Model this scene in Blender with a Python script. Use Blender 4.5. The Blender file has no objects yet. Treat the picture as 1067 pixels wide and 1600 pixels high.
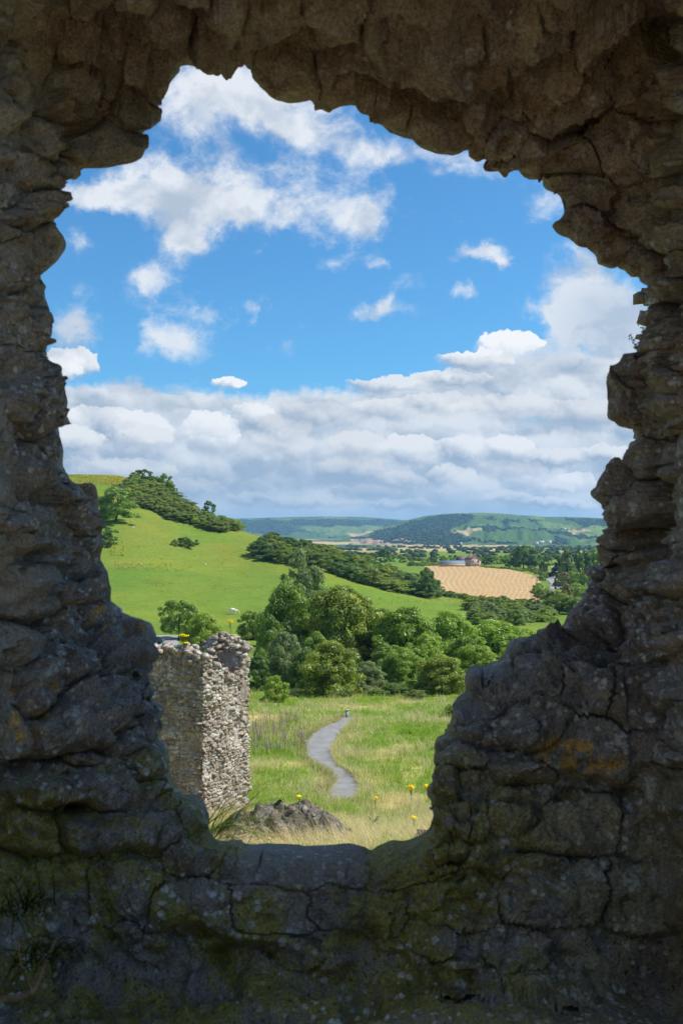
import bpy, math, random
import numpy as np
from mathutils import Vector, Matrix

random.seed(7)
RNG = np.random.default_rng(7)
C = bpy.context.scene.collection
SC = bpy.context.scene
R = math.radians

# ------------------------------------------------------------------ camera, sky, sun, exposure
EZ = 30.0                      # height of the eye above the zero level of the plain
LENS = 35.0
F = 1600 * LENS / 36.0         # focal length in photograph pixels
PITCH = math.atan(30.0 / F)    # horizon a little under the middle of the frame
HORIZ = 830.0

cam_d = bpy.data.cameras.new('camera')
cam = bpy.data.objects.new('camera', cam_d)
C.objects.link(cam)
cam.location = (0, 0, EZ)
cam.rotation_euler = (R(90) + PITCH, 0, 0)
cam_d.lens = LENS
cam_d.sensor_width = 36
cam_d.sensor_fit = 'AUTO'
cam_d.clip_start = 0.05
cam_d.clip_end = 60000
cam_d.dof.use_dof = True
cam_d.dof.focus_distance = 60
cam_d.dof.aperture_fstop = 9.0
SC.camera = cam

SUN_EL = R(51)
SUN_AZ = R(84)                 # measured from straight ahead (+Y) towards the right (+X)
SKY_S = 0.10
SUN_S = 4.8
EXPOSURE = 0.5

sun_d = bpy.data.lights.new('sun', 'SUN')
sun = bpy.data.objects.new('sun', sun_d)
C.objects.link(sun)
sun_d.energy = SUN_S
sun_d.angle = R(0.53)
sun_d.color = (1.0, 0.94, 0.84)
sdir = Vector((math.sin(SUN_AZ) * math.cos(SUN_EL), math.cos(SUN_AZ) * math.cos(SUN_EL), math.sin(SUN_EL)))
sun.rotation_euler = sdir.to_track_quat('Z', 'Y').to_euler()
sun.location = (40, 10, 80)

SC.render.engine = 'CYCLES'
SC.view_settings.view_transform = 'Standard'
SC.view_settings.look = 'None'
SC.view_settings.exposure = EXPOSURE
SC.view_settings.gamma = 1
SC.view_settings.use_curve_mapping = False
SC.cycles.use_denoising = True
SC.cycles.max_bounces = 8
SC.cycles.diffuse_bounces = 4
SC.cycles.transmission_bounces = 3
SC.cycles.transparent_max_bounces = 6
SC.cycles.sample_clamp_indirect = 6

def s2l(r, g, b):
    f = lambda c: ((c / 255 + 0.055) / 1.055) ** 2.4 if c / 255 > 0.04045 else c / 255 / 12.92
    return (f(r), f(g), f(b))

class NT:
    """Small helper for writing node graphs."""
    def __init__(s, tree):
        s.t = tree
        s.n = tree.nodes
        s.l = tree.links
    def _in(s, sock, v):
        if v is None:
            return
        if isinstance(v, bpy.types.NodeSocket):
            s.l.new(v, sock)
        else:
            try:
                sock.default_value = v
            except TypeError:
                sock.default_value = (v, v, v)
            except ValueError:
                sock.default_value = tuple(v) + (1.0,)
    def add(s, typ, ins=None, out=0, **kw):
        nd = s.n.new(typ)
        for k, v in kw.items():
            setattr(nd, k, v)
        for k, v in (ins or {}).items():
            s._in(nd.inputs[k], v)
        return nd.outputs[out]
    def math(s, op, a, b=None, c=None, clamp=False):
        nd = s.n.new('ShaderNodeMath')
        nd.operation = op
        nd.use_clamp = clamp
        for i, v in enumerate((a, b, c)):
            s._in(nd.inputs[i], v)
        return nd.outputs[0]
    def vm(s, op, a, b=None, c=None, out=0):
        nd = s.n.new('ShaderNodeVectorMath')
        nd.operation = op
        for i, v in enumerate((a, b, c)):
            if op == 'SCALE' and i == 1:
                s._in(nd.inputs['Scale'], v)
                continue
            s._in(nd.inputs[i], v)
        return nd.outputs[out]
    def mr(s, v, a, b, c=0.0, d=1.0, smooth=True):
        nd = s.n.new('ShaderNodeMapRange')
        nd.interpolation_type = 'SMOOTHSTEP' if smooth else 'LINEAR'
        for i, x in enumerate((v, a, b, c, d)):
            s._in(nd.inputs[i], x)
        return nd.outputs[0]
    def mix(s, f, a, b, mode='MIX'):
        nd = s.n.new('ShaderNodeMix')
        nd.data_type = 'RGBA'
        nd.blend_type = mode
        s._in(nd.inputs[0], f)
        for i, v in ((6, a), (7, b)):
            if isinstance(v, tuple) and len(v) == 3:
                v = v + (1.0,)
            s._in(nd.inputs[i], v)
        return nd.outputs[2]
    def noise(s, vec, scale, detail=4, rough=0.55, dist=0.0, color=False, typ='FBM'):
        nd = s.n.new('ShaderNodeTexNoise')
        nd.noise_type = typ
        s._in(nd.inputs['Vector'], vec)
        nd.inputs['Scale'].default_value = scale
        nd.inputs['Detail'].default_value = detail
        nd.inputs['Roughness'].default_value = rough
        nd.inputs['Distortion'].default_value = dist
        return nd.outputs[1 if color else 0]
    def voro(s, vec, scale, feature='F1', out=0, rnd=1.0, detail=0.0):
        nd = s.n.new('ShaderNodeTexVoronoi')
        nd.feature = feature
        s._in(nd.inputs['Vector'], vec)
        nd.inputs['Scale'].default_value = scale
        nd.inputs['Randomness'].default_value = rnd
        return nd.outputs[out]

def azel(px, py):
    """Direction (azimuth, elevation) of the sky seen at a place in the photograph."""
    x, up = (px - 533.5) / F, (800 - py) / F
    fw = math.cos(PITCH) - math.sin(PITCH) * up
    z = math.sin(PITCH) + math.cos(PITCH) * up
    return math.atan2(x, fw), math.atan2(z, math.hypot(x, fw))

def build_world():
    w = bpy.data.worlds.new('World')
    SC.world = w
    w.use_nodes = True
    w.cycles.sampling_method = 'MANUAL'
    w.cycles.sample_map_resolution = 512
    t = w.node_tree
    t.nodes.clear()
    g = NT(t)
    D = g.vm('NORMALIZE', g.add('ShaderNodeTexCoord', out='Generated'))
    sep = g.n.new('ShaderNodeSeparateXYZ')
    g.l.new(D, sep.inputs[0])
    az = g.math('ARCTAN2', sep.outputs[0], sep.outputs[1])
    el = g.math('ARCSINE', sep.outputs[2])
    P = g.add('ShaderNodeCombineXYZ', {0: az, 1: el})
    sky = g.add('ShaderNodeTexSky', sky_type='NISHITA', sun_disc=False, sun_elevation=SUN_EL,
                sun_rotation=SUN_AZ, altitude=200, air_density=1.0, dust_density=0.6, ozone_density=2.2)
    # a polarised, deep summer blue
    sky = g.mix(1.0, sky, SKY_TINT, 'MULTIPLY')
    k = 1.0 / SKY_S / (2 ** EXPOSURE)
    def rgb(r, gg, b):
        l = s2l(r, gg, b)
        return tuple(c * k for c in l)
    # --- turbulence
    n1 = g.vm('SUBTRACT', g.noise(D, 7, 3, 0.5, color=True), (0.5, 0.5, 0.5))
    n2 = g.vm('SUBTRACT', g.noise(D, 26, 6, 0.62, color=True), (0.5, 0.5, 0.5))
    n3 = g.vm('SUBTRACT', g.noise(D, 95, 4, 0.6, color=True), (0.5, 0.5, 0.5))
    W1 = g.vm('MULTIPLY_ADD', n1, (0.06, 0.05, 0.0), P)
    W1 = g.vm('MULTIPLY_ADD', n2, (0.055, 0.045, 0.0), W1)
    W1 = g.vm('MULTIPLY_ADD', n3, (0.012, 0.010, 0.0), W1)
    # --- broken high clouds
    blobs = [(340, 135, 95, 48, 1.0), (430, 165, 90, 30, .85), (510, 195, 70, 26, .85), (600, 222, 60, 22, .75), (285, 190, 40, 34, .75), (340, 250, 50, 30, .55), (450, 265, 80, 26, .42), (560, 260, 40, 40, .5),
             (130, 310, 70, 26, 1.0), (210, 300, 70, 30, .95), (290, 320, 75, 38, 1.1), (380, 330, 80, 38, .95), (470, 330, 70, 36, .8), (550, 345, 46, 34, .95),
             (280, 375, 40, 22, .95), (258, 438, 32, 28, .80), (222, 443, 20, 15, .7), (270, 530, 46, 24, .72), (235, 505, 22, 18, .7),
             (395, 487, 22, 18, .85), (590, 487, 34, 17, 1.15), (755, 408, 50, 14, 1.05), (800, 420, 22, 9, .85), (725, 468, 24, 16, .8),
             (505, 420, 30, 20, .50), (650, 442, 36, 18, .45), (588, 418, 16, 9, .5), (660, 492, 26, 10, .45), (720, 345, 14, 12, .5), (410, 405, 13, 11, .5),
             (115, 500, 46, 38, 1.15), (760, 262, 85, 22, .55), (870, 300, 60, 34, .6), (690, 245, 50, 20, .55), (435, 555, 28, 20, .45), (110, 385, 14, 14, .4),
             (915, 420, 55, 30, .95), (935, 480, 66, 44, 1.15), (960, 545, 62, 50, 1.35), (890, 500, 36, 40, .75), (325, 488, 30, 10, .45), (330, 590, 60, 12, .35)]
    M = None
    for (bx, by, rx, ry, wt) in blobs:
        a0, e0 = azel(bx, by)
        sx, sy = F / (rx * 1.05), F / (ry * 1.05)
        q = g.vm('MULTIPLY_ADD', W1, (sx, sy, 0), (-a0 * sx, -e0 * sy, 0))
        d = g.vm('DOT_PRODUCT', q, q, out=1)
        ex = g.math('EXPONENT', g.math('MULTIPLY', d, -1.0))
        M = g.math('MULTIPLY', ex, wt) if M is None else g.math('MULTIPLY_ADD', ex, wt, M)
    # outside the frame the same broken cover goes on
    aw = g.math('ABSOLUTE', az)
    out = g.math('MAXIMUM', g.mr(aw, 0.34, 0.55), g.mr(el, 0.44, 0.62))
    cov = g.mr(g.noise(D, 3.2, 2, 0.5), 0.42, 0.68, 0.0, 1.2)
    M = g.math('MULTIPLY_ADD', out, cov, M)
    fb = g.noise(g.vm('MULTIPLY', D, (1, 1, 1.25)), 17, 10, 0.66, 0.25)
    dens = g.math('ADD', M, g.math('MULTIPLY', g.math('SUBTRACT', fb, 0.5), 2.7))
    a_up = g.mr(dens, 0.22, 1.28)
    # light and grey inside the cloud: compare the cover with the cover a little towards the sun
    fb2 = g.noise(g.vm('MULTIPLY', g.vm('ADD', D, (0.012, 0, 0.012)), (1, 1, 1.25)), 16, 6, 0.55, 0.3)
    rel = g.math('SUBTRACT', fb, fb2)
    sh = g.math('ADD', g.mr(rel, -0.20, 0.16), g.mr(dens, 0.9, 2.4, 0.22, -0.12))
    sh = g.math('ADD', sh, g.mr(g.noise(D, 8, 3, 0.5), 0.3, 0.7, -0.30, 0.30), clamp=True)
    grey_r = g.math('MULTIPLY', g.mr(az, 0.17, 0.27), g.mr(el, 0.27, 0.20))
    grey_l = g.math('MULTIPLY', g.math('MULTIPLY', g.mr(az, -0.215, -0.245), g.mr(el, 0.245, 0.20)), 0.8)
    grey_r = g.math('MAXIMUM', grey_r, grey_l)
    sh = g.math('SUBTRACT', sh, g.math('MULTIPLY', grey_r, 0.75), clamp=True)
    c_up = g.mix(sh, rgb(188, 200, 215), rgb(240, 243, 247))
    col = g.mix(g.math('MULTIPLY', a_up, 0.92), sky, c_up)
    # --- the bank of cumulus over the horizon: top line, then puffs laid from far to near
    tops = [(60, 600), (160, 592), (250, 597), (330, 604), (420, 612), (500, 606), (560, 600), (640, 588), (700, 572), (780, 556), (860, 548), (1000, 560)]
    ramp = g.n.new('ShaderNodeFloatCurve')
    cm = ramp.mapping
    cv = cm.curves[0]
    pts = [(azel(x, y)) for x, y in tops]
    fr = lambda a: (a + 0.5) / 1.0
    allp = [(0.0, 0.42)] + [(fr(a), e / 0.35) for a, e in pts] + [(1.0, 0.42)]
    cv.points[0].location = allp[0]
    cv.points[1].location = allp[-1]
    for p in allp[1:-1]:
        cv.points.new(*p)
    cm.update()
    g._in(ramp.inputs['Value'], g.math('ADD', az, 0.5))
    ramp.inputs['Factor'].default_value = 1.0
    etop = g.math('MULTIPLY', ramp.outputs[0], 0.35)
    W2 = g.vm('MULTIPLY_ADD', n1, (0.020, 0.010, 0.0), P)
    W2 = g.vm('MULTIPLY_ADD', n2, (0.019, 0.017, 0.0), W2)
    W2 = g.vm('MULTIPLY_ADD', n3, (0.015, 0.014, 0.0), W2)
    sp2 = g.n.new('ShaderNodeSeparateXYZ')
    g.l.new(W2, sp2.inputs[0])
    below = g.math('SUBTRACT', etop, sp2.outputs[1])
    below = g.math('MULTIPLY_ADD', g.math('SUBTRACT', fb, 0.5), 0.035, below)
    a_b = g.mr(below, -0.003, 0.009)
    st = g.noise(g.vm('MULTIPLY', D, (1, 1, 1.5)), 9, 7, 0.55, 0.15)
    st2 = g.noise(g.vm('MULTIPLY', g.vm('ADD', D, (0.008, 0, 0.014)), (1, 1, 1.5)), 9, 7, 0.55, 0.15)
    relb = g.math('ADD', g.mr(g.math('SUBTRACT', st, st2), -0.20, 0.17, 0.25, 0.75), g.mr(st, 0.3, 0.7, -0.26, 0.26), clamp=True)
    # heaped domes, lit from the upper right
    Dw = g.vm('MULTIPLY', g.vm('MULTIPLY_ADD', n2, (0.030, 0.03, 0.024), g.vm('MULTIPLY_ADD', n3, (0.012, 0.012, 0.012), D)), (1, 1, 1.55))
    def domes(sc, dx, dz):
        return g.math('SUBTRACT', g.voro(g.vm('ADD', Dw, (dx, 0, dz)), sc), g.voro(Dw, sc))
    l1 = g.mr(domes(13, 0.008, 0.020), -0.20, 0.20, -0.5, 0.5, smooth=False)
    l2 = g.mr(domes(33, 0.003, 0.008), -0.20, 0.20, -0.5, 0.5, smooth=False)
    bil = g.math('MULTIPLY_ADD', l1, 0.60, g.math('MULTIPLY', l2, 0.36))
    relb = g.math('ADD', relb, bil, clamp=True)
    relb = g.math('ADD', relb, g.mr(below, 0.0, 0.02, 0.25, 0.0), clamp=True)
    c_b = g.mix(relb, rgb(166, 184, 204), rgb(230, 235, 241))
    # a few gaps of blue
    gap = g.mr(g.noise(g.vm('MULTIPLY', D, (1, 1, 3.0)), 11, 5, 0.55), 0.60, 0.68, 0.0, 0.55)
    a_b = g.math('MULTIPLY', a_b, g.math('SUBTRACT', 1.0, g.math('MULTIPLY', gap, g.mr(el, 0.09, 0.12))))
    # paler towards the horizon
    c_b = g.mix(g.mr(el, 0.05, 0.005, 0.0, 0.42), c_b, rgb(214, 226, 236))
    col = g.mix(a_b, col, c_b)
    puffs = [  # x, y, rx, ry, top sRGB, strength
        (480, 785, 90, 12, 226, .6), (390, 782, 40, 12, 228, .6), (620, 792, 60, 10, 232, .6), (860, 788, 60, 9, 238, .85), (790, 778, 40, 10, 232, .6), (900, 789, 30, 8, 240, .8),
        (300, 762, 60, 14, 226, .5), (180, 735, 100, 18, 230, .6), (560, 770, 70, 14, 222, .45),
        (900, 756, 36, 16, 246, 1.), (870, 762, 30, 10, 238, .8), (700, 748, 46, 20, 236, .9), (620, 752, 46, 16, 226, .7), (540, 735, 60, 22, 222, .7), (800, 735, 60, 16, 222, .6),
        (560, 700, 60, 26, 232, .8), (640, 706, 60, 26, 240, .95), (720, 708, 46, 24, 242, .95), (795, 705, 46, 26, 244, 1.), (870, 716, 56, 16, 236, .85), (950, 712, 40, 16, 236, .8),
        (160, 668, 110, 32, 244, 1.), (215, 682, 60, 22, 238, .9), (120, 690, 40, 26, 240, .8),
        (430, 692, 50, 24, 230, .7), (328, 680, 50, 36, 247, 1.), (395, 655, 34, 26, 246, .95), (440, 672, 46, 24, 232, .8), (490, 650, 70, 22, 228, .6),
        (610, 640, 80, 20, 234, .7), (690, 632, 80, 18, 236, .7), (790, 640, 70, 24, 234, .6), (900, 650, 80, 24, 230, .6),
        (610, 600, 70, 13, 238, .7), (700, 592, 60, 14, 240, .7), (740, 565, 60, 16, 240, .8), (855, 560, 50, 26, 225, .4),
        (795, 543, 55, 22, 252, 1.), (740, 556, 40, 10, 246, .8), (355, 597, 32, 9, 250, 1.), (112, 570, 46, 24, 253, 1.), (90, 580, 40, 20, 250, 1.), (985, 590, 30, 18, 246, .9)]
    for i, (bx, by, rx, ry, top, s) in enumerate(puffs):
        s = min(1.0, s * 1.3)
        a0, e0 = azel(bx, by)
        sx, sy = F / (rx * 1.06), F / (ry * 1.1)
        q = g.vm('MULTIPLY_ADD', W2, (sx, sy, 0), (-a0 * sx, -e0 * sy, 0))
        ln = g.vm('LENGTH', q, out=1)
        qy = g.vm('DOT_PRODUCT', q, (0.35, 0.93, 0), out=1)
        edge = g.mr(qy, -0.6, 0.40, 0.30, 0.93)
        al = g.math('MULTIPLY', g.mr(ln, edge, 1.0, 1.0, 0.0), s)
        base = (160, 178, 200) if by > 560 else (215, 223, 232)
        tone = g.math('ADD', g.math('ADD', g.mr(qy, -0.75, 0.55), g.mr(st, 0.35, 0.65, -0.18, 0.18)), g.math('MULTIPLY', bil, 0.8), clamp=True)
        cc = g.mix(tone, rgb(*base), rgb(min(252, top + 2), min(253, top + 4), min(255, top + 6)))
        col = g.mix(al, col, cc)
    bg = g.add('ShaderNodeBackground', {'Color': col, 'Strength': SKY_S})
    o = g.n.new('ShaderNodeOutputWorld')
    g.l.new(bg, o.inputs[0])

SKY_TINT = (0.40, 0.86, 1.12)
build_world()

# ------------------------------------------------------------------ helpers
def at(px, py, Y):
    """World point at distance Y straight ahead that the photograph shows at px, py."""
    x, up = (np.asarray(px, float) - 533.5) / F, (800 - np.asarray(py, float)) / F
    fw = math.cos(PITCH) - math.sin(PITCH) * up
    z = math.sin(PITCH) + math.cos(PITCH) * up
    Y = np.asarray(Y, float)
    return np.stack(np.broadcast_arrays(x / fw * Y, Y, z / fw * Y + EZ), -1)

def pxof(P):
    P = np.asarray(P, float)
    x, y, z = P[..., 0], P[..., 1], P[..., 2] - EZ
    f = math.cos(PITCH) * y + math.sin(PITCH) * z
    u = -math.sin(PITCH) * y + math.cos(PITCH) * z
    return x / f * F + 533.5, 800 - u / f * F

def sm(a, b, x):
    t = np.clip((np.asarray(x, float) - a) / (b - a), 0, 1)
    return t * t * (3 - 2 * t)

def _h(ix, iy, iz, seed):
    n = (ix * 374761393 + iy * 668265263 + iz * 2147483647 + seed * 1274126177) & 0xffffffff
    n = ((n ^ (n >> 13)) * 1274126177) & 0xffffffff
    n = ((n ^ (n >> 16)) * 2246822519) & 0xffffffff
    return ((n ^ (n >> 15)) & 0xffffff) / 0xffffff

def vnoise(P, seed=0):
    """Smooth value noise in 0..1 for an array of points (..., 3)."""
    P = np.asarray(P, float)
    I = np.floor(P).astype(np.int64)
    f = P - I
    f = f * f * f * (f * (f * 6 - 15) + 10)
    out = 0
    for dx in (0, 1):
        wx = f[..., 0] if dx else 1 - f[..., 0]
        for dy in (0, 1):
            wy = f[..., 1] if dy else 1 - f[..., 1]
            for dz in (0, 1):
                wz = f[..., 2] if dz else 1 - f[..., 2]
                out = out + wx * wy * wz * _h(I[..., 0] + dx, I[..., 1] + dy, I[..., 2] + dz, seed)
    return out

def fbm(P, octv=4, seed=0, gain=0.5):
    P = np.asarray(P, float)
    a, s, t = 1.0, 0, 0
    for o in range(octv):
        s = s + a * (vnoise(P * (2.03 ** o) + 17.3 * o, seed + o) - 0.5)
        t += a
        a *= gain
    return s / t * 2

def mesh(name, V, faces, mat=None, smooth=False, attr=None, tri=None):
    """Mesh datablock from arrays; faces (n, 3) or (n, 4), tri = a second array of triangles."""
    me = bpy.data.meshes.new(name)
    V = np.ascontiguousarray(V, dtype=np.float32)
    sets = [np.asarray(f, dtype=np.int32) for f in ([faces] if tri is None else [faces, tri]) if f is not None and len(f)]
    nf = sum(len(f) for f in sets)
    me.vertices.add(len(V))
    me.vertices.foreach_set('co', V.ravel())
    li = np.concatenate([f.ravel() for f in sets])
    lt = np.concatenate([np.full(len(f), f.shape[1], np.int32) for f in sets])
    ls = np.concatenate([[0], np.cumsum(lt)[:-1]]).astype(np.int32)
    me.loops.add(len(li))
    me.loops.foreach_set('vertex_index', li)
    me.polygons.add(nf)
    me.polygons.foreach_set('loop_start', ls)
    me.polygons.foreach_set('loop_total', lt)
    if smooth:
        me.polygons.foreach_set('use_smooth', np.ones(nf, bool))
    me.update(calc_edges=True)
    for k, a in (attr or {}).items():
        a = np.asarray(a, np.float32)
        if a.ndim == 1:
            at_ = me.attributes.new(k, 'FLOAT', 'POINT')
            at_.data.foreach_set('value', a)
        else:
            at_ = me.attributes.new(k, 'FLOAT_COLOR', 'POINT')
            at_.data.foreach_set('color', np.concatenate([a, np.ones((len(a), 1), np.float32)], 1).ravel())
    me.validate()
    if mat:
        me.materials.append(mat)
    return me

def obj(name, me, parent=None, loc=None, rot=None, scale=None):
    o = bpy.data.objects.new(name, me)
    C.objects.link(o)
    if parent is not None:
        o.parent = parent
    if loc is not None:
        o.location = loc
    if rot is not None:
        o.rotation_euler = rot
    if scale is not None:
        o.scale = scale
    return o

def tag(o, label, cat, group=None, kind=None):
    if label:
        o['label'] = label
    if cat:
        o['category'] = cat
    if group:
        o['group'] = group
    if kind:
        o['kind'] = kind
    return o

def thing(name, label, cat, loc=(0, 0, 0), group=None, rotz=0):
    o = obj(name, None, loc=loc, rot=(0, 0, rotz))
    o.empty_display_size = 0.3
    return tag(o, label, cat, group)

class MB:
    """Collects shapes into one mesh."""
    def __init__(s):
        s.v, s.f, s.n = [], {}, 0
    def put(s, V, faces):
        V = np.asarray(V, float)
        fa = np.asarray(faces, int) + s.n
        s.f.setdefault(fa.shape[1], []).append(fa)
        s.v.append(V)
        s.n += len(V)
    def box(s, c, d, rz=0.0, taper=1.0):
        x, y, z = np.asarray(d, float) / 2
        V = np.array([[-x, -y, -z], [x, -y, -z], [x, y, -z], [-x, y, -z], [-x * taper, -y * taper, z], [x * taper, -y * taper, z], [x * taper, y * taper, z], [-x * taper, y * taper, z]])
        c_, s_ = math.cos(rz), math.sin(rz)
        V = np.stack([V[:, 0] * c_ - V[:, 1] * s_, V[:, 0] * s_ + V[:, 1] * c_, V[:, 2]], 1) + np.asarray(c, float)
        s.put(V, [[0, 3, 2, 1], [4, 5, 6, 7], [0, 1, 5, 4], [1, 2, 6, 5], [2, 3, 7, 6], [3, 0, 4, 7]])
    def tube(s, pts, radii, n=7, caps=True):
        pts = np.asarray(pts, float)
        radii = np.broadcast_to(np.asarray(radii, float), (len(pts),))
        T = np.gradient(pts, axis=0)
        rings = []
        for p, t, r in zip(pts, T, radii):
            t = t / (np.linalg.norm(t) + 1e-9)
            a = np.cross(t, (0.13, 0.21, 0.97) if abs(t[2]) < 0.9 else (1, 0.1, 0))
            a /= np.linalg.norm(a)
            b = np.cross(t, a)
            th = np.arange(n) / n * 2 * math.pi
            rings.append(p + r * (np.cos(th)[:, None] * a + np.sin(th)[:, None] * b))
        V = np.concatenate(rings)
        fs = []
        for i in range(len(pts) - 1):
            for j in range(n):
                k = (j + 1) % n
                fs.append([i * n + j, i * n + k, (i + 1) * n + k, (i + 1) * n + j])
        s.put(V, fs)
        if caps:
            m = len(pts) - 1
            V2 = np.concatenate([rings[0], [pts[0]], rings[m], [pts[m]]])
            fs = [[n, (j + 1) % n, j] for j in range(n)] + [[2 * n + 1, n + 1 + j, n + 1 + (j + 1) % n] for j in range(n)]
            s.put(V2, fs)
    def me(s, name, mat=None, smooth=False):
        me = bpy.data.meshes.new(name)
        V = np.concatenate(s.v)
        f4 = np.concatenate(s.f[4]) if 4 in s.f else None
        f3 = np.concatenate(s.f[3]) if 3 in s.f else None
        bpy.data.meshes.remove(me)
        if f4 is None:
            return mesh(name, V, f3, mat, smooth)
        return mesh(name, V, f4, mat, smooth, tri=f3)
    def build(s, name, mat, parent=None, smooth=False, **k):
        return obj(name, s.me(name, mat, smooth), parent, **k)

ICO_V = None
def ico(sub=1):
    t = (1 + 5 ** 0.5) / 2
    V = [(-1, t, 0), (1, t, 0), (-1, -t, 0), (1, -t, 0), (0, -1, t), (0, 1, t), (0, -1, -t), (0, 1, -t), (t, 0, -1), (t, 0, 1), (-t, 0, -1), (-t, 0, 1)]
    V = [np.array(v) / np.linalg.norm(v) for v in V]
    Fc = [(0, 11, 5), (0, 5, 1), (0, 1, 7), (0, 7, 10), (0, 10, 11), (1, 5, 9), (5, 11, 4), (11, 10, 2), (10, 7, 6), (7, 1, 8), (3, 9, 4), (3, 4, 2), (3, 2, 6), (3, 6, 8), (3, 8, 9), (4, 9, 5), (2, 4, 11), (6, 2, 10), (8, 6, 7), (9, 8, 1)]
    for _ in range(sub):
        mid, out = {}, []
        def m(a, b):
            k = (min(a, b), max(a, b))
            if k not in mid:
                v = V[a] + V[b]
                V.append(v / np.linalg.norm(v))
                mid[k] = len(V) - 1
            return mid[k]
        for a, b, c in Fc:
            x, y, z = m(a, b), m(b, c), m(c, a)
            out += [(a, x, z), (b, y, x), (c, z, y), (x, y, z)]
        Fc = out
    return np.array(V), np.array(Fc)

# ------------------------------------------------------------------ materials
def mat(name):
    m = bpy.data.materials.new(name)
    m.use_nodes = True
    m.node_tree.nodes.clear()
    return m, NT(m.node_tree)

def finish(m, g, col, rough=0.9, bump=None, spec=0.2, bdist=1.0, bstr=1.0, metal=0.0):
    p = g.n.new('ShaderNodeBsdfPrincipled')
    g._in(p.inputs['Base Color'], col if not isinstance(col, tuple) else col + (1,))
    g._in(p.inputs['Roughness'], rough)
    g._in(p.inputs['Specular IOR Level'], spec)
    g._in(p.inputs['Metallic'], metal)
    if bump is not None:
        b = g.add('ShaderNodeBump', {'Height': bump, 'Distance': bdist, 'Strength': bstr})
        g.l.new(b, p.inputs['Normal'])
    o = g.n.new('ShaderNodeOutputMaterial')
    g.l.new(p.outputs[0], o.inputs[0])
    return m

def plain(name, col, rough=0.7, spec=0.3, var=0.25, scale=3.0, metal=0.0):
    m, g = mat(name)
    v = g.add('ShaderNodeTexCoord', out='Object')
    n = g.noise(v, scale, 4, 0.6)
    a = tuple(c * (1 - var) for c in col)
    b = tuple(min(1, c * (1 + var)) for c in col)
    c = g.mix(g.mr(n, 0.3, 0.7), a, b)
    return finish(m, g, c, rough, spec=spec, metal=metal)

def leaf_mat(name, dark, light, yellow=None, trans=0.45):
    """Foliage: two tones per clump, each leaf a little different, light shining through."""
    m, g = mat(name)
    v = g.add('ShaderNodeTexCoord', out='Object')
    rnd = g.add('ShaderNodeObjectInfo', out='Random')
    lf = g.add('ShaderNodeAttribute', attribute_name='tone', out='Fac')
    n = g.noise(v, 5.0, 3, 0.6)
    t = g.math('ADD', g.mr(n, 0.32, 0.68, 0.15, 0.60), g.math('MULTIPLY', lf, 0.5), clamp=True)
    t = g.math('ADD', t, g.mr(rnd, 0, 1, -0.18, 0.18, smooth=False), clamp=True)
    c = g.mix(t, dark, light)
    if yellow:
        c = g.mix(g.mr(lf, 0.84, 0.92, 0, 0.8), c, yellow)
    d = g.add('ShaderNodeBsdfDiffuse', {'Color': c})
    tr = g.add('ShaderNodeBsdfTranslucent', {'Color': g.mix(1.0, c, (1.25, 1.35, 0.7), 'MULTIPLY')})
    mx = g.add('ShaderNodeMixShader', {0: trans, 1: d, 2: tr})
    gl = g.add('ShaderNodeBsdfGlossy', {'Color': (0.8, 0.8, 0.8, 1), 'Roughness': 0.45})
    mx2 = g.add('ShaderNodeMixShader', {0: 0.035, 1: mx, 2: gl})
    o = g.n.new('ShaderNodeOutputMaterial')
    g.l.new(mx2, o.inputs[0])
    return m

M = {}

# ------------------------------------------------------------------ the lie of the land
NEAR = [(5, -3.3), (12, -5.4), (22, -7.35), (27, -8.5), (34, -10.1), (42, -11.5), (50, -12.4), (60, -13.3), (75, -14.3), (85, -15.0), (100, -15.9), (130, -17.95), (165, -20.2), (200, -22.2)]
PLAIN = [(370, -26), (735, -26), (1500, -32), (3000, -50), (60000, -50)]
COLS = {  # column of the photograph: rows where the ground shows, by distance; the last is the brow
    -400: [(250, 965), (300, 920), (350, 870), (400, 815), (450, 770), (500, 741)],
    100: [(250, 965), (300, 920), (350, 870), (400, 815), (450, 770), (500, 741)],
    200: [(250, 965), (300, 922), (350, 872), (400, 822), (450, 778), (500, 743)],
    260: [(250, 967), (300, 925), (350, 878), (400, 836), (450, 800), (480, 775)],
    320: [(250, 968), (300, 930), (350, 890), (400, 852), (450, 812)],
    370: [(250, 970), (300, 932), (350, 893), (400, 852), (430, 831)],
    420: [(250, 972), (300, 935), (350, 896), (405, 848)],
    480: [(250, 975), (300, 940), (350, 893), (385, 868)],
    540: [(250, 977), (300, 945), (350, 908), (370, 890)],
    600: [(250, 978), (300, 949), (340, 925), (365, 908)],
    680: [(250, 979), (300, 957), (340, 942), (360, 934)],
    780: [(250, 977), (300, 960), (370, 939)],
    1500: [(250, 977), (300, 960), (370, 939)],
}
_YS = np.concatenate([np.arange(3, 60, 1.0), np.arange(60, 640, 4.0), np.geomspace(640, 60000, 60)])
_PX = np.arange(-400, 1501, 12.0)
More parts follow.
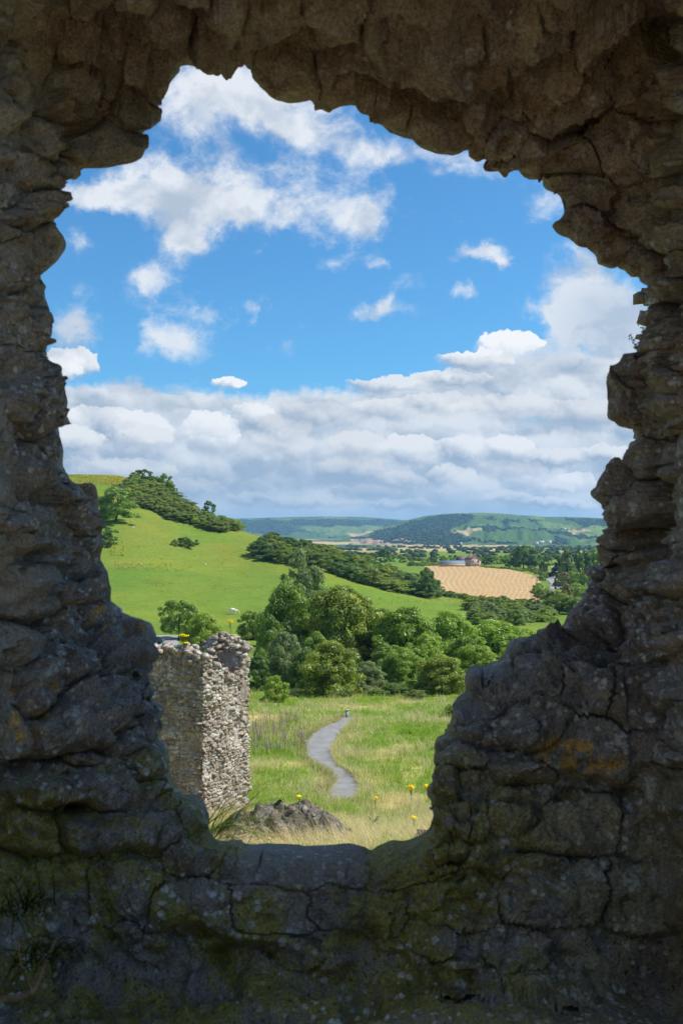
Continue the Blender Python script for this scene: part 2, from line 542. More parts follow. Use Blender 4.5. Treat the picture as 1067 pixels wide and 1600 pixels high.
def _table():
    px_k = sorted(COLS)
    rows = []
    for k in px_k:
        near = list(NEAR)
        hill = [(Y, (HORIZ - py) / F * Y) for Y, py in COLS[k]]
        Yc, zc = hill[-1]
        pl = np.interp(_YS, [p[0] for p in PLAIN], [p[1] for p in PLAIN])
        a = near + hill
        z = np.interp(_YS, [p[0] for p in a], [p[1] for p in a])
        after = _YS > Yc
        t = sm(0, 1, (_YS - Yc) / 330.0) if zc > -24 else sm(0, 1, (_YS - Yc) / 30.0)
        crest = zc + (hill[-1][1] - hill[-2][1]) / (hill[-1][0] - hill[-2][0]) * np.minimum(_YS - Yc, 30) * 0.35
        z = np.where(after, crest * (1 - t) + pl * t, z)
        rows.append(z)
    rows = np.array(rows)
    tab = np.stack([np.interp(_PX, px_k, rows[:, j]) for j in range(len(_YS))], 1)
    for ax, wds in ((0, (1, 2)), (1, (1,))):
        for w in wds:
            k = np.ones(2 * w + 1) / (2 * w + 1)
            pad = [(0, 0), (0, 0)]
            pad[ax] = (w, w)
            tp = np.pad(tab, pad, mode='edge')
            tab = np.apply_along_axis(lambda v: np.convolve(v, k, 'valid'), ax, tp)
    return tab
_TAB = _table()

def ground_z(X, Y, rough=True):
    X, Y = np.broadcast_arrays(np.asarray(X, float), np.asarray(Y, float))
    r = np.hypot(X, Y)
    Yc = np.maximum(Y, 3.0)
    px = np.clip(X / Yc * F + 533.5, -400, 1500)
    fi = np.clip((px + 400) / 12.0, 0, len(_PX) - 1.001)
    i = fi.astype(int)
    fi = fi - i
    fj = np.interp(Yc, _YS, np.arange(len(_YS)))
    fj = np.clip(fj, 0, len(_YS) - 1.001)
    j = fj.astype(int)
    fj = fj - j
    z = (_TAB[i, j] * (1 - fi) * (1 - fj) + _TAB[i + 1, j] * fi * (1 - fj) + _TAB[i, j + 1] * (1 - fi) * fj + _TAB[i + 1, j + 1] * fi * fj)
    # all round: the castle mound falls to the plain
    gen = np.interp(r, [0, 3, 9, 22, 60, 150, 350, 1500, 3000, 60000], [-1.62, -1.62, -2.6, -7.0, -13.2, -20, -26, -32, -50, -50])
    ang = np.abs(np.arctan2(X, np.maximum(Y, 1e-3)))
    w = np.where(Y > 0, 1 - sm(0.62, 0.9, ang), 0)
    z = gen + (z - gen) * w
    z = np.where((r < 3.4) & (Y < 2.9), np.maximum(z, -1.62), z)
    if rough:
        P = np.stack([X, Y, X * 0], -1)
        a = np.clip((r - 20) / 40, 0, 1)
        z = z + a * fbm(P / 9.0, 3, 5) * np.clip(r / 400, 0.12, 0.55)
        z = z + np.where(r < 110, fbm(P / 1.7, 3, 9) * 0.16 * np.clip((r - 6) / 10, 0, 1), 0)
    return z + EZ

def G(px, Y, dz=0.0):
    """Point of the ground in column px of the photograph at distance Y."""
    X = (px - 533.5) / F * Y
    return Vector((X, Y, float(ground_z(X, Y)) + dz))

def inside(px, py, poly):
    poly = np.asarray(poly, float)
    c = np.zeros(px.shape, bool)
    j = len(poly) - 1
    for i in range(len(poly)):
        xi, yi = poly[i]
        xj, yj = poly[j]
        c ^= ((yi > py) != (yj > py)) & (px < (xj - xi) * (py - yi) / (yj - yi + 1e-12) + xi)
        j = i
    return c

# colours of growing things and soil
GREEN = np.array((0.102, 0.185, 0.024))
GREEN2 = np.array((0.140, 0.205, 0.027))
OLIVE = np.array((0.165, 0.185, 0.040))
STRAW = np.array((0.50, 0.40, 0.20))
SOIL = np.array((0.16, 0.12, 0.08))

def ground_material():
    m, g = mat('meadow')
    pos = g.add('ShaderNodeNewGeometry', out='Position')
    tint = g.add('ShaderNodeAttribute', attribute_name='tint', out='Color')
    n1 = g.noise(pos, 0.05, 5, 0.6)
    n2 = g.noise(pos, 0.55, 5, 0.65)
    n3 = g.noise(pos, 6.0, 4, 0.65)
    c = g.mix(g.mr(n1, 0.35, 0.65, 0, 0.5), tint, g.mix(1.0, tint, (1.32, 1.08, 0.9), 'MULTIPLY'))
    n4 = g.noise(pos, 1.7, 5, 0.7)
    c = g.mix(g.mr(n4, 0.50, 0.70, 0, 0.55), c, g.mix(1.0, c, (0.60, 0.66, 0.55), 'MULTIPLY'))
    c = g.mix(g.mr(n4, 0.46, 0.30, 0, 0.35), c, g.mix(1.0, c, (1.35, 1.2, 1.0), 'MULTIPLY'))
    trk = g.noise(g.vm('MULTIPLY', pos, (0.05, 0.05, 1.5)), 1.0, 4, 0.6)
    c = g.mix(g.mr(trk, 0.54, 0.62, 0, 0.35), c, g.mix(1.0, c, (0.80, 0.76, 0.75), 'MULTIPLY'))
    c = g.mix(g.mr(trk, 0.44, 0.36, 0, 0.35), c, g.mix(1.0, c, (1.25, 1.12, 1.2), 'MULTIPLY'))
    c = g.mix(g.mr(n2, 0.45, 0.72, 0, 0.55), c, g.mix(1.0, c, (0.62, 0.70, 0.60), 'MULTIPLY'))
    c = g.mix(g.mr(n3, 0.3, 0.75, 0, 0.40), g.mix(1.0, c, (1.18, 1.15, 1.1), 'MULTIPLY'), g.mix(1.0, c, (0.66, 0.70, 0.6), 'MULTIPLY'))
    h = g.math('ADD', g.math('MULTIPLY', n2, 0.5), g.math('MULTIPLY', n3, 0.12))
    return finish(m, g, c, 0.95, bump=h, bdist=1.0, bstr=0.9, spec=0.1)

def build_ground():
    az = np.concatenate([np.arange(-180, -34, 4.0), np.arange(-34, -21, 1.0), np.arange(-21, 21, 0.14), np.arange(21, 34, 1.0), np.arange(34, 180, 4.0)])
    rr = np.concatenate([np.linspace(0.6, 3.0, 6), np.geomspace(3.4, 24, 22), np.geomspace(25, 130, 150), np.geomspace(132, 760, 170), np.geomspace(790, 16000, 60)])
    A, Rr = np.meshgrid(np.radians(az), rr, indexing='ij')
    X, Y = Rr * np.sin(A), Rr * np.cos(A)
    # in front, rings run straight across so that rows follow the distance
    fr = np.abs(A) < R(34)
    Y = np.where(fr, Rr, Y)
    X = np.where(fr, Rr * np.tan(np.where(fr, A, 0)), X)
    Z = ground_z(X, Y)
    nA, nR = X.shape
    V = np.stack([X, Y, Z], -1)
    px, py = X / np.maximum(Y, 1) * F + 533.5, 0
    idx = np.arange(nA * nR).reshape(nA, nR)
    a = idx
    b = np.roll(idx, -1, 0)
    f = np.stack([a[:, :-1], b[:, :-1], b[:, 1:], a[:, 1:]], -1).reshape(-1, 4)
    f = f[:, ::-1]
    cen = np.concatenate([[len(V.reshape(-1, 3))]])
    Vf = np.concatenate([V.reshape(-1, 3), [[0, 0, EZ - 1.62]]])
    tri = np.stack([np.full(nA, len(Vf) - 1), idx[:, 0], np.roll(idx[:, 0], -1)], 1)[:, ::-1]
    # tint
    P = V.reshape(-1, 3)
    r = np.hypot(P[:, 0], P[:, 1])
    pc = P * np.array((1, 1, 0))
    t = sm(-0.4, 0.5, fbm(pc / 40.0, 4, 21))[:, None]
    col = GREEN * (1 - t) + GREEN2 * t
    hpx, hpy = pxof(P)
    ol = (sm(-0.2, 0.5, fbm(pc / 26.0, 4, 31)) * sm(250, 420, r) * sm(620, 300, hpx) * 0.6)[:, None]
    col = col * (1 - ol) + np.array((0.175, 0.188, 0.034)) * ol
    dry = (sm(-0.05, 0.55, fbm(pc / np.array((3.2, 6.0, 1)), 4, 41)) * sm(120, 80, r) * 0.75)[:, None]
    col = col * (1 - dry) + STRAW * dry
    wild = (sm(0.0, 0.4, fbm(pc / 12.0, 3, 51)) * sm(85, 100, r) * sm(240, 150, r))[:, None] * 0.6
    col = col * (1 - wild) + np.array((0.06, 0.085, 0.022)) * wild
    castle = sm(12, 5, r)[:, None]
    col = col * (1 - castle) + np.array((0.30, 0.255, 0.20)) * castle
    far = sm(800, 2500, r)[:, None]
    pat = fbm(pc / np.array((260.0, 500.0, 1)), 2, 61)[:, None]
    fcol = np.where(pat > 0.12, STRAW * 0.8, np.where(pat < -0.1, np.array((0.05, 0.075, 0.02)), GREEN))
    col = col * (1 - far) + fcol * far
    col = np.concatenate([col, [SOIL]])
    me = mesh('ground', Vf, f, ground_material(), True, {'tint': col}, tri=tri)
    o = obj('ground', me)
    o['kind'] = 'structure'

build_ground()

def sheet(name, rows, material, lift, n=None, attr=None):
    """A strip of land laid on the ground: rows = list of (left xy, right xy)."""
    L = np.array([a for a, b in rows], float)
    Rg = np.array([b for a, b in rows], float)
    n = n or 8
    t = np.linspace(0, 1, n)[None, :, None]
    XY = L[:, None] * (1 - t) + Rg[:, None] * t
    Z = ground_z(XY[..., 0], XY[..., 1]) + lift
    V = np.concatenate([XY, Z[..., None]], -1).reshape(-1, 3)
    m = len(rows)
    idx = np.arange(m * n).reshape(m, n)
    f = np.stack([idx[:-1, :-1], idx[:-1, 1:], idx[1:, 1:], idx[1:, :-1]], -1).reshape(-1, 4)
    me = mesh(name, V, f, material, True, attr)
    o = obj(name, me)
    o['kind'] = 'structure'
    return o

def y_of(px, py, y0, y1):
    """Distance at which the ground shows at px, py (searched between y0 and y1)."""
    Ys = np.linspace(y0, y1, 600)
    X = (px - 533.5) / F * Ys
    q = pxof(np.stack([X, Ys, ground_z(X, Ys, False)], -1))[1]
    return float(Ys[np.argmin(np.abs(q - py))])

def gravel_material():
    m, g = mat('gravel')
    pos = g.add('ShaderNodeNewGeometry', out='Position')
    n = g.noise(pos, 1.2, 4, 0.6)
    v = g.voro(pos, 26, out=1)
    v2 = g.noise(pos, 40, 3, 0.6)
    c = g.mix(g.mr(n, 0.3, 0.7), (0.145, 0.145, 0.146), (0.235, 0.235, 0.232))
    c = g.mix(g.mr(g.noise(pos, 3.5, 5, 0.7), 0.5, 0.7, 0, 0.5), c, (0.13, 0.13, 0.125))
    c = g.mix(0.45, c, g.mix(g.mr(v2, 0.3, 0.7), (0.07, 0.07, 0.072), (0.42, 0.42, 0.42)))
    return finish(m, g, c, 0.95, bump=v2, bdist=0.02)

def build_path():
    # left and right edge of the footpath in the photograph, from the far end down
    Lp = [(541, 1121), (527, 1129), (505, 1139), (488, 1150), (478, 1160), (477, 1172), (482, 1186), (497, 1197), (517, 1207), (525, 1219), (521, 1233), (511, 1245), (498, 1258)]
    Rp = [(553, 1121), (549, 1130), (536, 1140), (527, 1151), (520, 1162), (517, 1174), (519, 1186), (528, 1199), (541, 1210), (555, 1219), (562, 1232), (561, 1246), (548, 1260)]
    def xy(p):
        Y = y_of(p[0], p[1], 30, 90)
        return ((p[0] - 533.5) / F * Y, Y)
    Lx, Rx = np.array([xy(p) for p in Lp]), np.array([xy(p) for p in Rp])
    s = np.linspace(0, len(Lp) - 1, 90)
    k = np.arange(len(Lp))
    it = lambda A: np.stack([np.interp(s, k, A[:, 0]), np.interp(s, k, A[:, 1])], 1)
    Lx, Rx = it(Lx), it(Rx)
    kk = np.hanning(15)[1:-1] / np.hanning(15)[1:-1].sum()
    sp = lambda A: np.stack([np.convolve(np.pad(A[:, i], 6, mode='edge'), kk, 'valid') for i in (0, 1)], 1)
    Lx, Rx = sp(Lx), sp(Rx)
    Lx[:, 0] -= 0.10
    Rx[:, 0] += 0.10
    jit = fbm(np.stack([s * 2.2, s * 0, s * 0], 1), 4, 3) * 0.2
    jit2 = fbm(np.stack([s * 2.2, s * 0 + 9, s * 0], 1), 4, 4) * 0.14
    Lx[:, 0] += jit
    Rx[:, 0] += jit2
    sheet('footpath', list(zip(Lx, Rx)), gravel_material(), 0.05, 9)
    return Lx, Rx
PATH_L, PATH_R = build_path()

def build_fields():
    m, g = mat('stubble')
    pos = g.add('ShaderNodeNewGeometry', out='Position')
    w = g.add('ShaderNodeAttribute', attribute_name='row', out='Fac')
    n1 = g.noise(pos, 0.03, 3, 0.5)
    n2 = g.noise(pos, 0.8, 4, 0.6)
    s = g.math('SINE', g.math('MULTIPLY', w, 2 * math.pi))
    c = g.mix(g.mr(s, 0.2, 1.0, 0.0, 0.52), (0.40, 0.27, 0.13), (0.56, 0.43, 0.245))
    c = g.mix(g.mr(n1, 0.35, 0.65, 0.0, 0.5), c, (0.44, 0.29, 0.13))
    c = g.mix(g.mr(n2, 0.35, 0.7, 0, 0.45), c, g.mix(1.0, c, (0.72, 0.68, 0.62), 'MULTIPLY'))
    finish(m, g, c, 0.95, bump=n2, bdist=0.3)
    # outline: left and right edges by row of the photograph
    rows = [(883.0, 664, 742), (886, 662, 770), (890, 664, 795), (895, 668, 816), (900, 672, 832), (905, 677, 841), (909, 682, 845), (914, 684, 841), (919, 684, 833), (924, 685, 829), (929, 690, 832), (934, 706, 838), (938, 735, 843), (941, 770, 847), (943, 810, 845)]
    k = np.array(rows)
    py = np.linspace(883, 943, 150)
    l = np.interp(py, k[:, 0], k[:, 1])
    r_ = np.interp(py, k[:, 0], k[:, 2])
    Y = 26.0 / ((py - HORIZ) / F)
    rowsxy = [(((a - 533.5) / F * y, y), ((b - 533.5) / F * y, y)) for a, b, y in zip(l, r_, Y)]
    n = 190
    t = np.linspace(0, 1, n)
    X = np.array([[a[0] + (b[0] - a[0]) * q for q in t] for a, b in rowsxy])
    YY = Y[:, None] + 0 * X
    # swaths wander as they run towards the eye
    row = HORIZ + 26.0 * F / YY
    wob = 1.15 * np.sin((row - 883) / 25.0 * 2 * math.pi + X / 60.0) + 0.6 * np.sin((row - 883) / 9.0 + X / 9.0)
    att = (X * 500.0 / YY + wob) / 2.7
    sheet('stubble_field', rowsxy, m, 0.22, n, {'row': att.ravel()})
    # the road along the hedges at the right
    ma, ga = mat('asphalt')
    p2 = ga.add('ShaderNodeNewGeometry', out='Position')
    nn = ga.noise(p2, 0.6, 4, 0.6)
    finish(ma, ga, ga.mix(ga.mr(nn, 0.3, 0.7), (0.20, 0.20, 0.205), (0.30, 0.30, 0.30)), 0.9)
    pts = [(866, 884, 4), (868, 891, 7), (862, 897, 10), (857, 902, 10), (862, 907, 12), (870, 912, 12), (866, 918, 14), (854, 924, 16), (846, 932, 16)]
    rr = []
    for px, py_, wd in pts:
        Yq = 26.0 / ((py_ - HORIZ) / F)
        x = (px - 533.5) / F * Yq
        rr.append((x, Yq))
    rr = np.array(rr)
    s = np.linspace(0, len(rr) - 1, 40)
    P = np.stack([np.interp(s, np.arange(len(rr)), rr[:, 0]), np.interp(s, np.arange(len(rr)), rr[:, 1])], 1)
    sheet('country_road', [((x - 3.0, y), (x + 3.0, y)) for x, y in P], ma, 0.25, 4)
    # the road or car park under the hill at the left
    rr = [((X0, y), (X1, y)) for X0, X1, y in ((-62, -31.5, 182), (-62, -31.0, 188), (-62, -31.5, 195), (-62, -33.5, 203), (-62, -34.5, 212))]
    sheet('road', rr, ma, 0.06, 12)
build_fields()

# ------------------------------------------------------------------ the far hills
HILLS = [
    # crest line px->py, distance of foot and crest, row of the foot
    ('distant_ridge', [(200, 812), (300, 811), (375, 810), (430, 808.5), (500, 807), (560, 807.5), (600, 810), (650, 814), (720, 815), (900, 812), (1100, 812)], 6200, 8600, 846),
    ('distant_hill', [(380, 850), (480, 846), (540, 842), (575, 834), (605, 822), (640, 812), (665, 806), (700, 802.5), (740, 801), (785, 802), (815, 805), (850, 807.5), (900, 808), (950, 810), (1000, 811), (1100, 808), (1250, 812)], 3300, 5600, 858),
]
FIELDS = {
    'distant_ridge': [([(375, 812), (620, 812), (612, 822), (500, 823), (420, 820), (375, 822)], 'w'), ([(470, 824), (610, 820), (595, 830), (520, 833), (478, 829)], 'g2'), ([(600, 815), (700, 816), (700, 835), (570, 835), (598, 826)], 'w'), ([(540, 834), (600, 829), (592, 837), (548, 840)], 's'), ([(300, 815), (470, 823), (440, 833), (300, 830)], 'w')],
    'distant_hill': [
        ([(545, 858), (548, 841), (580, 836), (608, 826), (645, 815), (672, 808), (705, 803), (730, 803), (742, 806), (733, 815), (715, 820), (704, 828), (718, 836), (728, 842), (715, 848), (660, 847), (600, 844)], 'w'),
        ([(706, 830), (722, 826), (748, 823), (753, 828), (740, 831), (733, 838), (716, 835)], 's'),
        ([(745, 805), (800, 804), (835, 812), (838, 822), (790, 824), (735, 818)], 'g'),
        ([(750, 829), (850, 834), (905, 840), (900, 848), (840, 851), (770, 850), (735, 842)], 'g'),
        ([(782, 813), (812, 815), (813, 820), (786, 818)], 'w'), ([(826, 812), (850, 816), (845, 818), (826, 816)], 'w'), ([(760, 810), (772, 809), (774, 814), (762, 814)], 'w'),
        ([(838, 815), (870, 816), (900, 822), (895, 826), (850, 822)], 'g2'), ([(868, 824), (905, 826), (930, 832), (905, 835)], 's'), ([(905, 824), (960, 824), (960, 836), (930, 836)], 'g2'),
        ([(880, 810), (960, 812), (960, 822), (925, 822), (895, 818)], 'w'),
        ([(735, 822), (850, 829), (905, 838), (960, 842), (960, 844), (905, 841), (850, 832), (735, 825)], 'w'),
        ([(838, 826), (905, 838), (905, 841), (840, 830)], 'w'), ([(755, 846), (800, 847), (800, 849), (755, 848)], 'w'), ([(868, 838), (884, 842), (890, 850), (862, 849)], 'w'), ([(762, 829), (772, 829), (774, 833), (762, 833)], 'w'),
        ([(548, 842), (640, 844), (690, 850), (690, 853), (545, 853)], 'p'), ([(690, 852), (745, 851), (748, 854), (700, 855)], 'p'), ([(755, 852), (830, 853), (845, 856), (760, 856)], 'g'),
        ([(600, 846), (720, 848), (722, 851), (600, 850)], 'w')],
}
HC = {'w': (0.027, 0.048, 0.022), 'g': (0.068, 0.130, 0.026), 'g2': (0.135, 0.195, 0.040), 's': (0.42, 0.32, 0.16), 'p': (0.36, 0.24, 0.16)}

def hill_material():
    m, g = mat('far_fields')
    pos = g.add('ShaderNodeNewGeometry', out='Position')
    tint = g.add('ShaderNodeAttribute', attribute_name='tint', out='Color')
    n = g.noise(pos, 0.006, 4, 0.6)
    n2 = g.noise(pos, 0.035, 4, 0.65)
    c = g.mix(g.mr(n, 0.35, 0.65, 0, 0.4), tint, g.mix(1.0, tint, (0.78, 0.84, 0.8), 'MULTIPLY'))
    c = g.mix(g.mr(n2, 0.4, 0.7, 0, 0.4), c, g.mix(1.0, c, (0.6, 0.68, 0.6), 'MULTIPLY'))
    return finish(m, g, c, 0.95, bump=n2, bdist=14, spec=0.05)

def build_hills():
    hm = hill_material()
    out = {}
    for name, crest, Y0, Y1, foot in HILLS:
        k = np.array(crest)
        px = np.arange(k[0, 0], k[-1, 0] + 0.1, 1.0)
        top = np.interp(px, k[:, 0], k[:, 1])
        w = 7
        top = np.convolve(np.pad(top, w, mode='edge'), np.ones(2 * w + 1) / (2 * w + 1), 'valid')
        top = top + fbm(np.stack([px / 6.0, px * 0, px * 0], 1), 3, 7) * 0.35
        t = np.concatenate([np.linspace(0, 1, 90), [1.04, 1.1, 1.25, 1.5]])
        T, PX = np.meshgrid(t, px)
        TOP = top[:, None]
        tt = np.minimum(T, 1)
        py = foot + (TOP - foot) * (1 - (1 - tt) ** 1.15)
        Y = Y0 + (Y1 - Y0) * T
        V = at(PX, py, Y)
        back = T > 1
        V[..., 2] = np.where(back, V[..., 2] - (T - 1) * 260, V[..., 2])
        und = fbm(np.stack([PX / 16, T * 5, T * 0], -1), 3, 3) * (Y1 - Y0) * 0.018 * (1 - tt) * tt * 2
        V[..., 2] += und
        colr = np.empty(PX.shape + (3,))
        pat = fbm(np.stack([PX / 40.0, py / 6.0, PX * 0], -1), 2, 12)
        colr[:] = HC['g']
        colr[pat > 0.55] = HC['w']
        colr[pat < -0.22] = HC['g2']
        jx = PX + fbm(np.stack([PX / 5, py / 2, PX * 0], -1), 3, 1) * 2.4
        jy = py + fbm(np.stack([PX / 6, py / 2, PX * 0 + 5], -1), 3, 2) * 0.9
        for poly, c in FIELDS[name]:
            colr[inside(jx, jy, poly)] = HC[c]
        n0, n1 = PX.shape
        idx = np.arange(n0 * n1).reshape(n0, n1)
        f = np.stack([idx[:-1, :-1], idx[1:, :-1], idx[1:, 1:], idx[:-1, 1:]], -1).reshape(-1, 4)
        o = obj(name, mesh(name, V.reshape(-1, 3), f, hm, True, {'tint': colr.reshape(-1, 3)}))
        o['kind'] = 'structure'
        out[name] = (V, colr, PX, py)
    return out
HILL_DATA = build_hills()

# ------------------------------------------------------------------ the broken castle wall round the opening
OUTLINE = [(284,103),(278,113),(274,121),(267,128),(263,143),(254,160),(247,167),(251,175),(254,188),(246,195),(232,203),(219,211),(224,219),(227.5,228),(222,245),(213,254),(185,260),(150,264),(127,266),(128,273),(118.5,281),(107,279),(102,285),(107,293),(97.5,299),(94,307),(98.5,321),(99,332),(91.5,338.5),(85,336.5),(78.5,340),(86,351),(96,364),(103,376),(105,384),(100,396.5),(87,410),(74,423),(62.5,435),(58,438),(64.5,443.5),(73,443.5),(75,448),(71,455.5),(74.5,470),(78.5,480),(81,495),(80.5,515),(78.5,527),(73,537),(72,547.5),(75,553.5),(70,561.5),(68,570),(80,580),(92.5,589),(96,600),(100.5,611),(104.5,628.5),(104,643.5),(98.5,654.5),(92,664),(93.5,676),(97.5,695),(98.5,719),(99.5,735),(106,738),(109.5,744.5),(106,754),(114.5,758),(131,756),(142.5,754.5),(149.5,761.5),(153,772),(152.5,798),(156.5,818.5),(162.5,835.5),(164,857),(159.5,872.5),(164,885.5),(173.5,904),(173.5,939),(182,945.5),(191,953),(189.5,958),(204,960.5),(221,968),(237,973.5),(243.5,981),(248.5,992.5),(249,1003),(241,1015),(239,1022.5),(242,1037.5),(241,1047.5),(229,1055),(239,1067.5),(241,1075),(237,1085),(247.5,1097.5),(257,1103),(257,1115.5),(248.5,1127),(247.5,1151),(262.5,1162.5),(267,1185),(266.5,1211),(277.5,1230),(292.5,1243),(304,1241),(311,1245),(320.5,1258),(329,1275),(324.5,1292),(335.5,1309.5),(345,1313.5),(378,1311.5),(380.5,1317.5),(400,1319),(422,1317.5),(465.5,1319),(480,1321.5),(514.5,1320),(543.5,1316.5),(560,1319),(572,1324),(580,1329),(589,1321),(610.5,1312.5),(630,1313.5),(643,1310),(656,1304),(671,1297),(682,1288),(685,1277),(681,1263),(675,1249),(666,1238.5),(670,1228),(679.5,1218),(680,1207.5),(678.5,1196),(689.5,1187),(688.5,1178.5),(681,1173.5),(679,1163.5),(685,1151),(696,1146.5),(703,1132.5),(706.5,1114),(705.5,1100.5),(715,1086.5),(726,1081),(726,1057.5),(732,1040.5),(745,1038.5),(756,1040.5),(767.5,1036),(778,1032),(783,1024),(789,1018.5),(794,1005.5),(800,998),(814.5,997),(829.5,993.5),(840.5,989),(865,985),(874,983),(882,974),(884.5,964),(889,955),(900.5,945.5),(910,936),(915,926),(920,910.5),(921,902),(913.5,895.5),(911.5,888),(920,886),(938.5,885),(935,873),(934,864),(942.5,850.5),(950,839),(955.5,833.5),(953.5,817),(956.5,811),(948,808.5),(949.5,800),(939.5,795),(938,781),(934,774),(931,762.5),(934,753),(940.5,745.5),(961,740),(975.5,739),(980,715.5),(983.5,691),(994,687.5),(992,674.5),(993.5,667),(976,668),(966,664.5),(962.5,659.5),(951,650.5),(949,642.5),(955.5,626),(962.5,614.5),(967.5,605),(978,600.5),(976.5,593.5),(981,592),(987,596),(1001,593),(1009,591),(1009.5,582),(999,581.5),(995,573.5),(990.5,563),(997.5,556),(1006,548),(1009.5,531.5),(1008,519),(1013,505),(1020,491),(1027,479),(1016.5,447),(1001,442),(999,435),(996.5,431),(987,432.5),(980,428),(977,421),(973,421),(966,417.5),(953.5,417.5),(943,414),(932.5,412.5),(932,397),(921,390),(910,388.5),(896,379),(887.5,372),(868,363.5),(863,352),(879,339.5),(884.5,324),(885.5,313),(870.5,301.5),(851,293),(848,285),(849.5,280.5),(828.5,281),(817,277.5),(811.5,269),(793,263.5),(765,262),(759.5,249.5),(752.5,248),(744,251.5),(736,238),(732.5,229),(720,237),(706,242),(685,240),(668.5,235),(654.5,228),(645.5,217),(626.5,215),(608,210),(596,195),(588,193),(579.5,182),(570,178.5),(557.5,166),(535,167.5),(515,177),(507,176),(502,170.5),(491.5,175),(489,163),(484.5,157),(478.5,161),(455,163.5),(431.5,159.5),(420,149),(403.5,132.5),(392.5,122),(392,104.5),(385,103),(373,97),(365,96),(358,91.5),(345,92),(326,97),(321.5,103.5),(310,109.5),(293.5,106.5)]

# stones that can be told apart: x, y, half width, half height (photograph pixels), turn in degrees, relief in metres
SEEDS = [
    (650,85,108,68,4,.050),(880,152,62,52,-20,.050),(860,240,72,30,8,.035),(895,298,58,26,18,.030),(690,212,58,28,8,.030),(600,180,42,26,30,.03),(450,135,55,34,10,.03),(520,135,34,28,0,.03),(335,70,50,34,0,.03),(420,45,62,34,0,.03),(250,60,50,40,10,.03),(525,40,46,40,0,.03),
    (238,125,34,44,20,.03),(222,182,38,22,-10,.035),(175,232,52,26,-6,.045),(110,270,18,14,0,.03),(80,215,32,28,0,.03),(110,150,40,32,20,.04),(55,120,34,40,0,.02),(70,392,26,38,12,.05),(86,318,18,22,0,.03),(50,330,26,30,0,.02),(45,270,30,30,0,.03),(62,465,16,20,0,.03),(60,515,20,26,0,.025),(20,420,30,40,0,.02),(25,500,30,40,0,.02),
    (925,358,52,30,25,.05),(900,395,20,14,20,.03),(950,395,34,24,10,.04),(985,412,26,22,0,.03),(985,350,40,46,-30,.02),(970,225,40,52,-20,.02),(1000,130,46,48,0,.03),(1045,60,42,34,0,.03),(960,60,46,40,0,.03),(820,50,56,36,0,.03),(760,160,34,26,0,.03),(790,205,30,20,0,.03),
    (1040,450,34,22,-10,.05),(1030,600,30,70,0,.02),(1030,525,26,44,0,.02),(985,635,38,34,-10,.05),(1003,566,13,17,0,.03),(1010,715,30,26,10,.04),(962,762,30,22,0,.05),(998,795,30,36,0,.04),(965,806,16,14,0,.03),(975,838,24,20,0,.03),(958,868,30,24,-20,.045),(938,896,28,12,0,.04),(985,905,44,40,-15,.045),(925,965,48,46,-20,.045),(1000,975,52,50,0,.03),
    (845,1002,52,16,-6,.04),(905,1018,40,20,0,.03),(772,1052,40,16,-10,.03),(742,1056,14,17,0,.05),(840,1066,76,30,0,.035),(730,1112,26,24,0,.04),(800,1135,88,34,3,.045),(930,1080,60,34,0,.03),(690,1163,11,13,0,.05),(720,1185,34,14,0,.03),(695,1228,26,26,10,.05),(738,1225,34,26,0,.03),(812,1212,56,17,2,.04),(806,1250,58,18,4,.04),(800,1283,54,14,4,.03),(722,1272,11,17,8,.05),(752,1280,16,30,8,.03),(940,1180,84,52,0,.022),(1000,1100,40,44,0,.02),(900,1290,70,44,0,.015),(1010,1270,36,70,0,.015),
    (460,1355,104,32,0,.03),(640,1352,60,34,-8,.035),(700,1330,30,20,-20,.03),(390,1345,26,26,0,.03),(862,1390,92,48,0,.015),(710,1410,68,40,0,.018),(560,1420,74,34,6,.018),(420,1420,64,34,10,.02),(1000,1400,50,50,0,.012),(300,1420,64,38,0,.02),(190,1400,56,44,0,.02),(90,1400,50,52,0,.02),
    (180,1300,112,32,-3,.028),(300,1340,40,22,0,.03),(60,1310,40,40,0,.03),(128,1128,64,46,-14,.050),(60,1080,30,40,0,.03),(140,1235,100,36,4,.04),(230,1195,34,28,0,.04),(205,1010,44,36,-10,.045),(222,1078,18,16,0,.05),(236,1142,16,24,0,.03),(128,1035,40,28,10,.04),(170,962,36,20,10,.04),(120,970,32,30,0,.035),(300,1272,28,28,20,.04),(265,1260,24,18,0,.03),(262,1310,26,18,0,.03),
    (138,800,26,44,0,.04),(130,870,32,30,0,.04),(152,920,24,22,0,.03),(90,860,30,34,0,.03),(95,770,22,18,0,.03),(84,630,22,32,0,.045),(80,700,20,30,0,.03),(50,640,24,40,0,.03),(45,740,26,40,0,.03),(40,830,26,44,0,.03),(50,930,36,40,0,.035),(20,1010,30,34,0,.03),(60,570,20,22,0,.03),(20,600,26,50,0,.02),(100,930,22,20,0,.03)]

